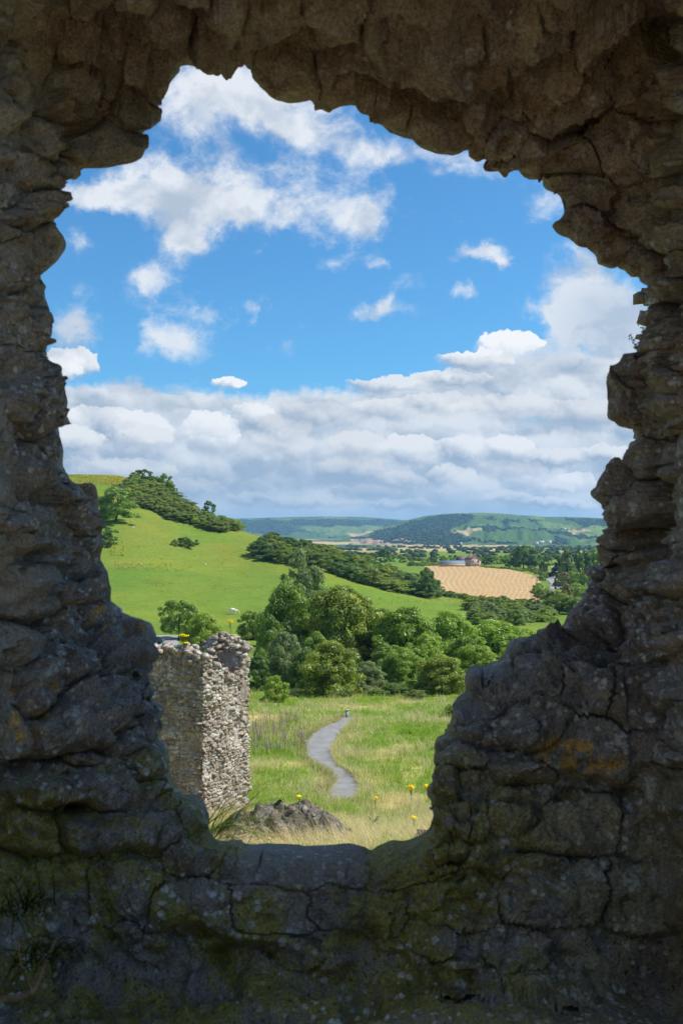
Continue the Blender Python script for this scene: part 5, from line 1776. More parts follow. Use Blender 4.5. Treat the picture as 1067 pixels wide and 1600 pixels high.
    line([(640, 884), (660, 884), (690, 883)], 12, 3.0, 5.0, ['scrub', 'mid'], 'bush', 'bush in the hedge left of the farmhouse', 'hedge left of the farmhouse')
    fill([(735, 948), (790, 951), (850, 955), (860, 970), (830, 978), (760, 978), (735, 968)], 46, 200, 370, (2.2, 4.6), (4.0, 7.5), ['scrub', 'grey', 'olive', 'mid'], 'bush', 'grey-green bush in the rough ground below the stubble field', 'bush', 'bushes in the rough ground below the stubble field')
    # --- right-hand gardens and trees
    T('tree', 'big dark round tree beyond the stubble field', 'tree', 817, 690, 852, 50, 'round', 'l', 'dark', 1)
    T('tree', 'small tree left of the big dark round tree', 'tree', 796, 720, 868, 18, 'round', 's', 'mid', 2)
    T('tree', 'dark small tree at the bend of the lane', 'tree', 848, 560, 876, 15, 'round', 's', 'dark', 1)
    T('tree', 'tall pointed conifer among the trees at the right', 'tree', 886, 545, 850, 30, 'cone', 'm', 'grey', 1)
    T('tree', 'dark conifer left of the tall pointed one', 'tree', 872, 560, 864, 28, 'cone', 'm', 'dark', 2)
    T('tree', 'broad dark tree right of the tall conifer', 'tree', 908, 560, 860, 34, 'round', 'm', 'dark', 3)
    T('tree', 'green tree at the edge of the right jamb', 'tree', 930, 570, 860, 36, 'round', 'm', 'mid', 4)
    T('tree', 'small pointed tree behind the tall conifer', 'tree', 903, 640, 852, 10, 'cone', 's', 'dark', 0)
    T('bush', 'purplish shrub in the garden by the lane', 'bush', 878, 470, 892, 26, 'dome', 'm', 'red', 1)
    T('bush', 'pale green shrub above the clipped hedge', 'bush', 893, 470, 890, 24, 'dome', 'm', 'lime', 2)
    T('bush', 'green shrub above the right end of the clipped hedge', 'bush', 912, 470, 890, 26, 'dome', 'm', 'mid', 3)
    T('bush', 'russet shrub in front of the clipped hedge', 'bush', 884, 385, 910, 24, 'dome', 'm', 'red', 4)
    T('bush', 'yellow-green shrub in front of the clipped hedge', 'bush', 898, 390, 908, 26, 'dome', 'm', 'lime', 0)
    T('bush', 'grey shrub right of the yellow-green shrub', 'bush', 912, 360, 918, 30, 'dome', 'm', 'grey', 1)
    T('tree', 'olive leafy tree below the lane', 'tree', 868, 300, 922, 44, 'round', 'l', 'olive', 1)
    T('tree', 'dark leafy tree right of the olive tree below the lane', 'tree', 893, 300, 930, 40, 'round', 'l', 'mid', 2)
    T('bush', 'bright green shrub against the right jamb', 'bush', 912, 300, 938, 40, 'dome', 'm', 'bright', 3)
    T('bush', 'low green shrub at the foot of the olive tree', 'bush', 846, 285, 950, 30, 'dome', 'm', 'mid', 4)
    # --- trees beyond the field, by the farmhouse
    for px, Y, tp, w, mt in ((566, 900, 866, 16, 'dark'), (582, 880, 862, 18, 'dark'), (600, 860, 857, 17, 'dark'), (612, 880, 866, 12, 'mid'), (628, 860, 868, 14, 'mid'), (645, 840, 870, 14, 'scrub'), (660, 830, 871, 16, 'mid'), (676, 850, 869, 14, 'dark'), (694, 870, 868, 12, 'mid'), (708, 860, 867, 13, 'dark'), (718, 840, 869, 10, 'mid'),
                             (752, 800, 868, 14, 'mid'), (763, 790, 866, 15, 'dark'), (776, 800, 868, 16, 'mid'), (788, 810, 866, 14, 'dark'), (842, 780, 866, 16, 'mid'), (856, 760, 868, 16, 'dark'), (925, 760, 858, 16, 'mid'), (940, 740, 860, 18, 'dark')):
        T('tree', 'small tree in the line of trees beyond the stubble field', 'tree', px, Y, tp, w * 1.25, 'round', 's', mt, int(rg.integers(5)), 'trees in line beyond the stubble field')
build_trees()

def build_clipped_hedge():
    """The square-clipped dark hedge in the garden at the right."""
    g = G(893, 440)
    L, Wd, H = 15.0, 2.4, 5.0
    t = thing('clipped_hedge', 'square-clipped dark green garden hedge by the lane', 'hedge', g)
    r = np.random.default_rng(6)
    n = 5200
    p = r.uniform(-.5, .5, (n, 3))
    ax = r.integers(0, 3, n)
    sg = np.where(r.random(n) < 0.5, -.5, .5)
    p[np.arange(n), ax] = np.where(ax == 2, .5, sg)
    p = p * np.array((L, Wd, H)) + (0, 0, H / 2) + r.normal(0, .07, (n, 3))
    d = r.normal(size=(n, 3))
    d /= np.linalg.norm(d, axis=1, keepdims=True)
    a = np.cross(d, r.normal(size=(n, 3)))
    a /= np.linalg.norm(a, axis=1, keepdims=True)
    b = np.cross(d, a)
    s = .17
    V = np.stack([p - a * s, p - b * s * .7, p + a * s, p + b * s * .7], 1).reshape(-1, 3)
    obj('leaves', mesh('leaves', V, np.arange(4 * n).reshape(-1, 4), LM['dark'], False, {'tone': np.repeat(r.random(n), 4)}), t)
    m = MB()
    for x in np.linspace(-L / 2 + .5, L / 2 - .5, 9):
        m.tube([(x, 0, -.1), (x, 0, H * .8)], [.06, .03], 5)
    o = m.build('stems', M['bark'], t)
    o['kind'] = 'stuff'
build_clipped_hedge()

def build_far_woods():
    """Woods, hedgerow trees and belts on the plain and the far hills: past picking apart."""
    V0, f0 = ico(0)
    b = MB()
    r = np.random.default_rng(21)
    lumps = []
    for nm, step, sz in (('distant_hill', 26, (6, 10)), ('distant_ridge', 40, (8, 13))):
        V, colr, PX, py = HILL_DATA[nm]
        wood = np.abs(colr - np.array(HC['w'])).sum(-1) < 1e-6
        ii = np.argwhere(wood[:, :90])
        ii = ii[r.permutation(len(ii))[:1700 if nm == 'distant_hill' else 900]]
        for i, j in ii:
            lumps.append((V[i, j] + r.normal(0, 8, 3) * (1, 1, 0), r.uniform(*sz)))
    # belts across the plain
    for (pa, pb, Ya, Yb, n, h) in ((540, 700, 1150, 1120, 40, 6), (600, 960, 1500, 1400, 80, 6), (470, 640, 2000, 1900, 60, 6.5), (700, 980, 1900, 2100, 80, 6.5), (640, 1000, 2600, 2600, 90, 7), (540, 720, 3150, 3100, 50, 7), (780, 1000, 3000, 3150, 60, 7), (740, 1000, 1100, 1050, 60, 6)):
        for _ in range(n):
            q = r.random()
            px, Y = pa + (pb - pa) * q, Ya + (Yb - Ya) * q + r.normal(0, 70)
            X = (px - 533.5) / F * Y
            lumps.append((np.array((X, Y, float(ground_z(X, Y, False)))), h * r.uniform(.6, 1.3)))
    for p, s in lumps:
        v = V0 * (1 + r.normal(0, .16, (12, 1))) * np.array((s * .75, s * .75, s * .5)) + p + (0, 0, s * .28)
        b.put(v, f0)
    m, g = mat('far_leaf')
    pos = g.add('ShaderNodeNewGeometry', out='Position')
    isl = g.add('ShaderNodeNewGeometry', out='Random Per Island')
    c = g.mix(isl, (0.020, 0.038, 0.016), (0.055, 0.085, 0.030))
    finish(m, g, c, 1.0, spec=0.05)
    o = b.build('far_woods', m)
    o['kind'] = 'stuff'
build_far_woods()

# ------------------------------------------------------------------ grass, flowers and small things
def grass_mat(name):
    m, g = mat(name)
    c = g.add('ShaderNodeAttribute', attribute_name='tint', out='Color')
    d = g.add('ShaderNodeBsdfDiffuse', {'Color': c})
    t = g.add('ShaderNodeBsdfTranslucent', {'Color': g.mix(1.0, c, (1.15, 1.25, 0.8), 'MULTIPLY')})
    mx = g.add('ShaderNodeMixShader', {0: 0.5, 1: d, 2: t})
    o = g.n.new('ShaderNodeOutputMaterial')
    g.l.new(mx, o.inputs[0])
    return m
M['grass'] = grass_mat('grass_blades')

def blades(base, L, w, lean, az, curl, col_a, col_b, nseg=3):
    """Many curved blades at once: arrays of foot points, lengths, widths, lean, direction and colours."""
    n = len(base)
    dirv = np.stack([np.cos(az), np.sin(az), az * 0], 1)
    side = np.stack([-np.sin(az), np.cos(az), az * 0], 1)
    vs, cs = [], []
    for k in range(nseg + 1):
        t = k / nseg
        ang = lean + curl * t
        p = base + dirv * (L * t * np.sin(ang))[:, None] + np.array((0, 0, 1.0)) * (L * t * np.cos(ang))[:, None]
        hw = (w * (1 - t) ** 0.8 * 0.5 + (0.0006 if k == nseg else 0))[:, None]
        vs += [p - side * hw, p + side * hw]
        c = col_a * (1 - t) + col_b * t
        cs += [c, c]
    V = np.stack(vs, 1)
    Cc = np.stack(cs, 1)
    m = 2 * (nseg + 1)
    b = (np.arange(n) * m)[:, None]
    f = np.concatenate([b + np.array([2 * k, 2 * k + 1, 2 * k + 3, 2 * k + 2]) for k in range(nseg)], 0)
    return V.reshape(-1, 3), f, Cc.reshape(-1, 3)

def path_side(X, Y):
    """Signed distance to the footpath: negative on it."""
    l = np.interp(Y, PATH_L[::-1, 1], PATH_L[::-1, 0])
    r = np.interp(Y, PATH_R[::-1, 1], PATH_R[::-1, 0])
    on = (Y > PATH_L[:, 1].min() - 0.3) & (Y < PATH_L[:, 1].max())
    d = np.maximum(l - X, X - r)
    return np.where(on, d, 9.0)

def build_grass():
    r = np.random.default_rng(31)
    parts = []
    # tussocks over the slope, thinning with distance
    def field(n, y0, y1, pxa, pxb, lng, wid, power=1.0):
        u = r.random(n)
        Y = y0 + (y1 - y0) * u ** power
        px = r.uniform(pxa, pxb, n)
        X = (px - 533.5) / F * Y
        return X, Y
    for n, y0, y1, pxa, pxb, ns in ((56000, 23.5, 42, 130, 760, 3), (80000, 38, 72, 150, 790, 2), (48000, 68, 104, 200, 800, 2)):
        X, Y = field(n, y0, y1, pxa, pxb, 0, 0)
        P2 = np.stack([X, Y, X * 0], 1)
        tus = fbm(P2 / np.array((0.9, 1.3, 1)), 3, 3)
        dry = fbm(P2 / np.array((2.6, 4.2, 1)), 3, 41)
        d = path_side(X, Y)
        verge = np.exp(-np.clip(d, 0, 9) / 0.8)
        keep = (d > r.uniform(-0.18, 0.10, n)) & (tus > r.uniform(-0.75, 0.15, n))
        hx = X / Y * F + 533.5
        keep &= ~((hx > 340) & (hx < 545) & (Y > 24.6) & (Y < 30.6) & (r.random(n) < 0.93))
        X, Y, tus, dry, verge, P2 = X[keep], Y[keep], tus[keep], dry[keep], verge[keep], P2[keep]
        n = len(X)
        Z = ground_z(X, Y) - 0.02
        near = sm(40, 25, Y)
        isdry = r.random(n) < np.clip(0.44 + dry * 1.35 + verge * 0.5 + near * 0.06, 0.05, 0.92)
        L = (0.18 + 0.20 * r.random(n) + 0.55 * np.clip(tus, 0, 1) + 0.10 * verge) * (1 + 0.35 * isdry) * (1 + 0.25 * near)
        w = np.where(isdry, 0.012, 0.018) * np.clip(Y / 30, 1.0, 2.4)
        az = np.where(r.random(n) < 0.7, r.normal(0.25, 0.7, n), r.uniform(0, 6.28, n))
        lean = np.abs(r.normal(0.28, 0.25, n))
        curl = np.abs(r.normal(0.5, 0.35, n))
        k = r.random((n, 1))
        gr = np.array((0.27, 0.42, 0.055)) * (1 - k) + np.array((0.46, 0.60, 0.12)) * k
        st = np.array((0.66, 0.53, 0.28)) * (1 - k) + np.array((0.90, 0.79, 0.52)) * k
        shade = r.uniform(0.55, 1.12, (n, 1))
        gr, st = gr * shade, st * (0.35 + 0.65 * shade)
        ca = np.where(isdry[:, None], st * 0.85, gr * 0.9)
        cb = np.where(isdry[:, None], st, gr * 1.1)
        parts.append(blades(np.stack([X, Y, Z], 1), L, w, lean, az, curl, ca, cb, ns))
    # the fringe that hangs over the edges of the footpath
    n = 15000
    q = r.uniform(0, len(PATH_L) - 1, n)
    A = np.where((r.random(n) < 0.5)[:, None], 1, 0)
    ed = np.stack([np.interp(q, np.arange(len(PATH_L)), PATH_L[:, i]) for i in (0, 1)], 1) * A + np.stack([np.interp(q, np.arange(len(PATH_R)), PATH_R[:, i]) for i in (0, 1)], 1) * (1 - A)
    side = np.where(A[:, 0] == 1, -1, 1)
    X = ed[:, 0] + side * (np.abs(r.normal(0, .28, n)) + 0.0)
    Y = ed[:, 1] + r.normal(0, .12, n)
    end = r.random(n) < 0.12
    X = np.where(end, r.uniform(PATH_L[-1, 0] - .3, PATH_R[-1, 0] + .3, n), X)
    Y = np.where(end, PATH_L[:, 1].min() - r.uniform(-.25, .7, n), Y)
    k = r.random((n, 1))
    dryq = (r.random(n) < 0.62)[:, None]
    cc = np.where(dryq, np.array((0.56, 0.44, 0.22)) * (1 - k) + np.array((0.84, 0.71, 0.44)) * k, np.array((0.17, 0.30, 0.04)) * (1 - k) + np.array((0.30, 0.42, 0.08)) * k) * r.uniform(.6, 1.1, (n, 1))
    parts.append(blades(np.stack([X, Y, ground_z(X, Y) - .02], 1), r.uniform(.22, .55, n), np.full(n, .022), np.abs(r.normal(.35, .25, n)), np.where(side > 0, math.pi, 0) + r.normal(0, .9, n), np.abs(r.normal(.6, .3, n)), cc * .85, cc, 3))
    V, f, c, k = [], [], [], 0
    for a, b, d in parts:
        V.append(a)
        f.append(b + k)
        c.append(d)
        k += len(a)
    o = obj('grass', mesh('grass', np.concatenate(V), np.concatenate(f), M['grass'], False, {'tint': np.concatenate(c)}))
    o['kind'] = 'stuff'
    # long hay stalks with nodding heads close below the sill
    n = 2600
    Y = r.uniform(23.8, 33, n)
    px = r.uniform(385, 720, n)
    X = (px - 533.5) / F * Y
    Z = ground_z(X, Y) - 0.02
    q = r.random((n, 1))
    st = np.array((0.44, 0.33, 0.17)) * (1 - q) + np.array((0.72, 0.60, 0.38)) * q
    a = blades(np.stack([X, Y, Z], 1), r.uniform(.5, .95, n), np.full(n, .018), np.abs(r.normal(.5, .2, n)), r.normal(2.9, .5, n), np.abs(r.normal(.45, .3, n)), st, st * 1.05, 4)
    o = obj('hay_stalks', mesh('hay_stalks', a[0], a[1], M['grass'], False, {'tint': a[2]}))
    o['kind'] = 'stuff'
build_grass()

def tuft(name, label, base, n, L, w, col, lean=(0.5, 0.25), az=(0, 6.28), seed=1, part='blades', spread=0.08, curl=0.7):
    r = np.random.default_rng(seed)
    t = thing(name, label, 'grass', base)
    P = np.stack([r.normal(0, spread, n), r.normal(0, spread, n), np.zeros(n)], 1)
    k = r.random((n, 1))
    c = np.array(col[0]) * (1 - k) + np.array(col[1]) * k
    a = blades(P, L * r.uniform(.6, 1.2, n), w * r.uniform(.7, 1.2, n), np.abs(r.normal(*lean, n)), r.uniform(*az, n), np.abs(r.normal(curl, .3, n)), c * 0.8, c, 6)
    o = obj(part, mesh(part, a[0], a[1], M['grass'], True, {'tint': a[2]}), t)
    o['kind'] = 'stuff'
    return t

def build_near_tufts():
    b = at(322, 1306, 3.5)
    tuft('grass_tuft', 'dark long-bladed grass tuft at the left foot of the opening', b, 54, 0.34, 0.0085, ((0.05, 0.10, 0.015), (0.20, 0.29, 0.05)), (0.70, 0.28), (-0.5, 0.6), 3, spread=0.035, curl=0.55)
    b = at(350, 1322, 3.6)
    tuft('grass_tuft', 'brown dry grass stalks leaning over the sill', b, 40, 0.34, 0.0050, ((0.16, 0.10, 0.04), (0.42, 0.30, 0.14)), (0.75, 0.35), (-0.4, 0.9), 5, spread=0.05, curl=0.45)
build_near_tufts()

M['yellow'] = plain('ragwort_yellow', (0.86, 0.60, 0.010), 0.7, 0.1, 0.15, 40)
M['stem'] = plain('stem_green', (0.12, 0.15, 0.035), 0.8, 0.1, 0.3, 10)
M['purple'] = plain('willowherb_pink', (0.36, 0.19, 0.31), 0.8, 0.1, 0.25, 12)
M['brown_stem'] = plain('dry_stem', (0.22, 0.15, 0.075), 0.9, 0.1, 0.3, 10)

def ragwort(label, base, h, heads, seed, spread=0.16, group=None):
    """A ragwort: stem, a few leaves, flat-topped clusters of yellow flowers."""
    r = np.random.default_rng(seed)
    t = thing('ragwort', label, 'flower', base, group)
    st, fl, lv = MB(), [], MB()
    st.tube([(0, 0, -.05), (r.normal(0, .02), r.normal(0, .02), h * .5), (0, 0, h * .75)], [.010, .009, .007], 5)
    V0, f0 = ico(0)
    for k in range(heads):
        a = r.uniform(0, 6.28)
        q = spread * math.sqrt(r.random())
        e = np.array((math.cos(a) * q, math.sin(a) * q, h * r.uniform(.88, 1.0)))
        st.tube([(0, 0, h * r.uniform(.5, .72)), e * np.array((.7, .7, .93)), e], [.006, .004, .003], 4, False)
        m = MB()
        for _ in range(9):
            c = e + np.array((r.normal(0, .035), r.normal(0, .035), r.normal(.008, .010)))
            m.put(V0 * np.array((.027, .027, .013)) * r.uniform(.8, 1.3) + c, f0)
        fl.append(m)
    for k in range(14):
        a = r.uniform(0, 6.28)
        z = h * r.uniform(.1, .75)
        d = np.array((math.cos(a), math.sin(a), 0))
        s_ = np.array((-d[1], d[0], 0))
        ln = r.uniform(.07, .15)
        lv.put([np.array((0, 0, z)), d * ln * .5 + s_ * .022 + (0, 0, z + .03), d * ln + (0, 0, z + .01), d * ln * .5 - s_ * .022 + (0, 0, z + .03)], [[0, 1, 2, 3]])
    st.build('stem', M['stem'], t, True)
    o = lv.build('leaves', M['stem'], t)
    o['kind'] = 'stuff'
    for m in fl:
        o = m.build('flower_head', M['yellow'], t)
        o['kind'] = 'stuff'
    return t

def build_flowers():
    def on(px, py, Y):
        return at(px, py, Y)
    ragwort('tall yellow ragwort on top of the ruined wall at the left', on(287, 1024, 36.6), 0.78, 12, 1, 0.15)
    ragwort('low yellow ragwort on the ruined wall top just right of the tall one', on(291, 1022, 36.7), 0.42, 6, 2, 0.08)
    ragwort('single yellow ragwort on the taller stump of the ruined wall', on(360, 1000, 39.8), 0.80, 6, 3, 0.12)
    ragwort('tiny yellow ragwort at the notch of the ruined wall top', on(303, 1032, 36.6), 0.20, 2, 4, 0.03)
    g = G(641, 41)
    ragwort('left one of two yellow ragworts standing in the pale grass by the right jamb', G(642, 40), 1.00, 10, 5, 0.17)
    ragwort('right one of two yellow ragworts standing in the pale grass by the right jamb', G(667, 40), 1.04, 10, 6, 0.13)
    ragwort('small yellow ragwort in the dry grass right of the path', G(586, 38.5), 0.66, 3, 7, 0.06)
    ragwort('small yellow ragwort low in the hay near the sill', G(646, 29.5), 0.62, 3, 8, 0.06)
    ragwort('small yellow ragwort left of the path above the fallen masonry', G(469, 40), 0.62, 2, 9, 0.05)
    ragwort('small yellow ragwort on the fallen masonry', G(468, 28.6, 0.9), 0.36, 2, 10, 0.05)
    # purple willowherb by the wall
    r = np.random.default_rng(12)
    st0 = []
    for v in range(4):
        h = 1.25
        m = MB()
        m.tube([(0, 0, -.05), (r.normal(0, .03), r.normal(0, .03), h * .6), (r.normal(0, .05), r.normal(0, .05), h * .8)], [.011, .009, .006], 4, False)
        lf = MB()
        for k in range(26):
            a, z = r.uniform(0, 6.28), h * r.uniform(.08, .72)
            d = np.array((math.cos(a), math.sin(a), .35))
            s_ = np.array((-math.sin(a), math.cos(a), 0)) * .018
            lf.put([np.array((0, 0, z)), d * .07 + s_ + (0, 0, z), d * .16 + (0, 0, z), d * .07 - s_ + (0, 0, z)], [[0, 1, 2, 3]])
        fw = MB()
        V0, f0 = ico(0)
        for k in range(18):
            z = h * r.uniform(.70, 1.0)
            q = (1.04 - z / h) * .22
            a = r.uniform(0, 6.28)
            fw.put(V0 * np.array((.028, .028, .024)) + (math.cos(a) * q, math.sin(a) * q, z), f0)
        st0.append((m.me('stem', M['stem'], True), lf.me('leaves', M['stem']), fw.me('blossom', M['purple'])))
    for i in range(230):
        px, Y = r.uniform(394, 482), r.uniform(58, 76)
        if px > 450 and r.random() < 0.45:
            continue
        o = thing('willowherb', 'pink-purple willowherb stem in the patch beside the ruined wall', 'flower', G(px, Y), 'willowherb in the patch beside the ruined wall', r.uniform(0, 6))
        s = r.uniform(.45, .75)
        o.scale = (s, s, s)
        a, b, c = st0[r.integers(4)]
        obj('stem', a, o)
        l_ = obj('leaves', b, o)
        l_['kind'] = 'stuff'
        f_ = obj('blossom', c, o)
        f_['kind'] = 'stuff'
    # yellow ragwort specks over the hill: far too small to pick apart
    b = MB()
    V0, f0 = ico(0)
    n = 0
    spots = [((105, 205), (741, 758), 900, 16), ((172, 195), (845, 870), 60, 3), ((180, 300), (880, 892), 90, 2.0), ((395, 440), (826, 850), 110, 5), ((200, 420), (800, 930), 90, 9), ((700, 760), (930, 945), 60, 3), ((560, 700), (925, 950), 50, 5), ((170, 240), (758, 800), 60, 8)]
    for (xa, xb), (ya, yb), cnt, sd in spots:
        for _ in range(cnt):
            px, py = r.uniform(xa, xb), r.uniform(ya, yb)
            Y = y_of(px, py, 230, 498)
            p = G(px, Y, 0.45)
            s = r.uniform(.10, .30)
            b.put(V0 * np.array((s * 1.3, s * 1.3, s * .6)) + np.array(p), f0)
    o = b.build('ragwort_patch', plain('ragwort_far', (0.42, 0.30, 0.03), 0.9, 0.05, 0.4, 1.0))
    o['kind'] = 'stuff'
build_flowers()

# ------------------------------------------------------------------ far small things
def build_house():
    """Two-storey stone farmhouse, gable to the viewer, with a long low shed at its left."""
    Y = 742
    g = G(738, Y)
    k = Y / F
    wall = plain('house_wall', (0.46, 0.37, 0.27), 0.9, 0.1, 0.12, 0.6)
    roof = plain('house_roof', (0.16, 0.105, 0.085), 0.8, 0.2, 0.2, 0.8)
    glass = plain('house_glass', (0.05, 0.06, 0.07), 0.2, 0.5, 0.1)
    trim = plain('house_trim', (0.72, 0.70, 0.66), 0.7, 0.2, 0.05)
    t = thing('farmhouse', 'two-storey tan farmhouse with gable facing, behind the stubble field', 'house', g, None, 0.35)
    w, d, h, rh = 8.6, 9.5, 5.6, 2.9
    b = MB()
    b.box((0, 0, h / 2 - .3), (w, d, h + .6))
    b.put([(-w / 2, -d / 2, h), (w / 2, -d / 2, h), (0, -d / 2, h + rh), (-w / 2, d / 2, h), (w / 2, d / 2, h), (0, d / 2, h + rh)], [[0, 1, 2], [3, 5, 4]])
    b.build('wall', wall, t)
    b = MB()
    for s in (-1, 1):
        e = np.array([(s * (w / 2 + .35), -d / 2 - .3, h - .25), (s * (w / 2 + .35), d / 2 + .3, h - .25), (0, d / 2 + .3, h + rh + .12), (0, -d / 2 - .3, h + rh + .12)])
        u = e + (0, 0, .22)
        b.put(np.concatenate([e, u]), [[0, 1, 2, 3], [7, 6, 5, 4], [0, 4, 5, 1], [1, 5, 6, 2], [2, 6, 7, 3], [3, 7, 4, 0]])
    rf = b.build('roof', roof, t)
    for y in (-d / 2 + .9, d / 2 - .9):
        b = MB()
        b.box((0, y, h + rh + .6), (.9, .7, 1.7))
        b.box((0, y, h + rh + 1.5), (1.05, .85, .18))
        b.build('chimney', wall, rf)
    for x in (-2.2, 2.2):
        for z in (1.5, 4.1):
            b = MB()
            for dx in (-.62, .62):
                b.box((x + dx, -d / 2 - .04, z), (.14, .14, 1.7))
            for dz in (-.85, .85):
                b.box((x, -d / 2 - .04, z + dz), (1.38, .16, .14))
            fr = b.build('window', trim, t)
            b = MB()
            b.box((x, -d / 2 - .01, z), (1.1, .06, 1.56))
            b.build('pane', glass, fr)
    for y in (-2.6, 2.6):
        for z in (1.5, 4.1):
            b = MB()
            for dy in (-.62, .62):
                b.box((w / 2 + .04, y + dy, z), (.14, .14, 1.7))
            for dz in (-.85, .85):
                b.box((w / 2 + .04, y, z + dz), (.16, 1.38, .14))
            fr = b.build('window', trim, t)
            b = MB()
            b.box((w / 2 + .01, y, z), (.06, 1.1, 1.56))
            b.build('pane', glass, fr)
    b = MB()
    b.box((0, -d / 2 - .03, .95), (1.1, .12, 2.1))
    dr = b.build('door', plain('house_door', (0.12, 0.07, 0.05), 0.6), t)
    b = MB()
    b.box((.4, -d / 2 - .12, .95), (.08, .08, .16))
    b.build('handle', trim, dr)
    # shed
    g2 = G(707, Y - 6)
    t = thing('shed', 'long low shed with pale blue-grey roof left of the farmhouse', 'shed', g2, None, 0.06)
    b = MB()
    L, D, H = 17.5, 6.0, 2.0
    b.box((0, 0, H / 2 - .2), (L, D, H + .4))
    b.build('wall', wall, t)
    b = MB()
    e = np.array([(-L / 2 - .3, -D / 2 - .3, H), (L / 2 + .3, -D / 2 - .3, H), (L / 2 + .3, D / 2, H + 1.9), (-L / 2 - .3, D / 2, H + 1.9)])
    b.put(np.concatenate([e, e + (0, 0, .18)]), [[0, 3, 2, 1], [4, 5, 6, 7], [0, 1, 5, 4], [1, 2, 6, 5], [2, 3, 7, 6], [3, 0, 4, 7]])
    b.build('roof', plain('shed_roof', (0.15, 0.20, 0.26), 0.7, 0.2, 0.08), t)
    # second house roof peeping behind
    g3 = G(722, 790)
    t = thing('outbuilding', 'dark-roofed outbuilding peeping out behind the farmhouse', 'barn', g3, None, 0.2)
    b = MB()
    b.box((0, 0, 1.6), (8, 7, 3.6))
    b.build('wall', wall, t)
    b = MB()
    for s in (-1, 1):
        e = np.array([(-4.3, s * 3.8, 3.2), (4.3, s * 3.8, 3.2), (4.3, 0, 6.4), (-4.3, 0, 6.4)])
        b.put(np.concatenate([e, e + (0, 0, .2)]), [[0, 1, 2, 3], [7, 6, 5, 4], [0, 4, 5, 1], [1, 5, 6, 2], [2, 6, 7, 3], [3, 7, 4, 0]])
    b.build('roof', plain('barn_roof', (0.13, 0.11, 0.11), 0.8), t)
    # white farm buildings far off on the plain
    rf2 = plain('far_roof', (0.30, 0.32, 0.34), 0.6, 0.3, 0.1)
    for i, (px, py, Yf, wpx, lab) in enumerate(((845, 848.5, 3000, 9, 'white farm building below the hill, left of the far farm'), (858, 848, 3050, 6, 'small white building right of the white farm building below the hill'),
                                                 (838, 850, 2950, 5, 'smallest white building at the left of the far farm'), (920, 857, 2400, 14, 'long pale building at the foot of the hill by the right jamb'), (938, 859, 2350, 9, 'pale building nearest the right jamb at the foot of the hill'), (720, 851, 3000, 3, 'tiny white house in the trees under the wooded slope'))):
        q = (858 - py) / (858 - 806.0)
        tq = 1 - (1 - max(q, 0)) ** (1 / 1.15)
        Yf = 3300 + 2300 * tq if q > 0 else Yf
        p = at(px, py, Yf)
        zg = p[2]
        hh = 6.0
        t = thing('far_building', lab, 'building', (p[0], p[1], zg - 1.5))
        W_ = wpx / F * Yf
        b = MB()
        b.box((0, 0, hh / 2), (W_, 14, hh))
        b.build('wall', trim, t)
        b = MB()
        for s in (-1, 1):
            e = np.array([(-W_ / 2 - .4, s * 7.6, hh - .2), (W_ / 2 + .4, s * 7.6, hh - .2), (W_ / 2 + .4, 0, hh + 4), (-W_ / 2 - .4, 0, hh + 4)])
            b.put(np.concatenate([e, e + (0, 0, .3)]), [[0, 1, 2, 3], [7, 6, 5, 4], [0, 4, 5, 1], [1, 5, 6, 2], [2, 6, 7, 3], [3, 7, 4, 0]])
        b.build('roof', rf2, t)
build_house()

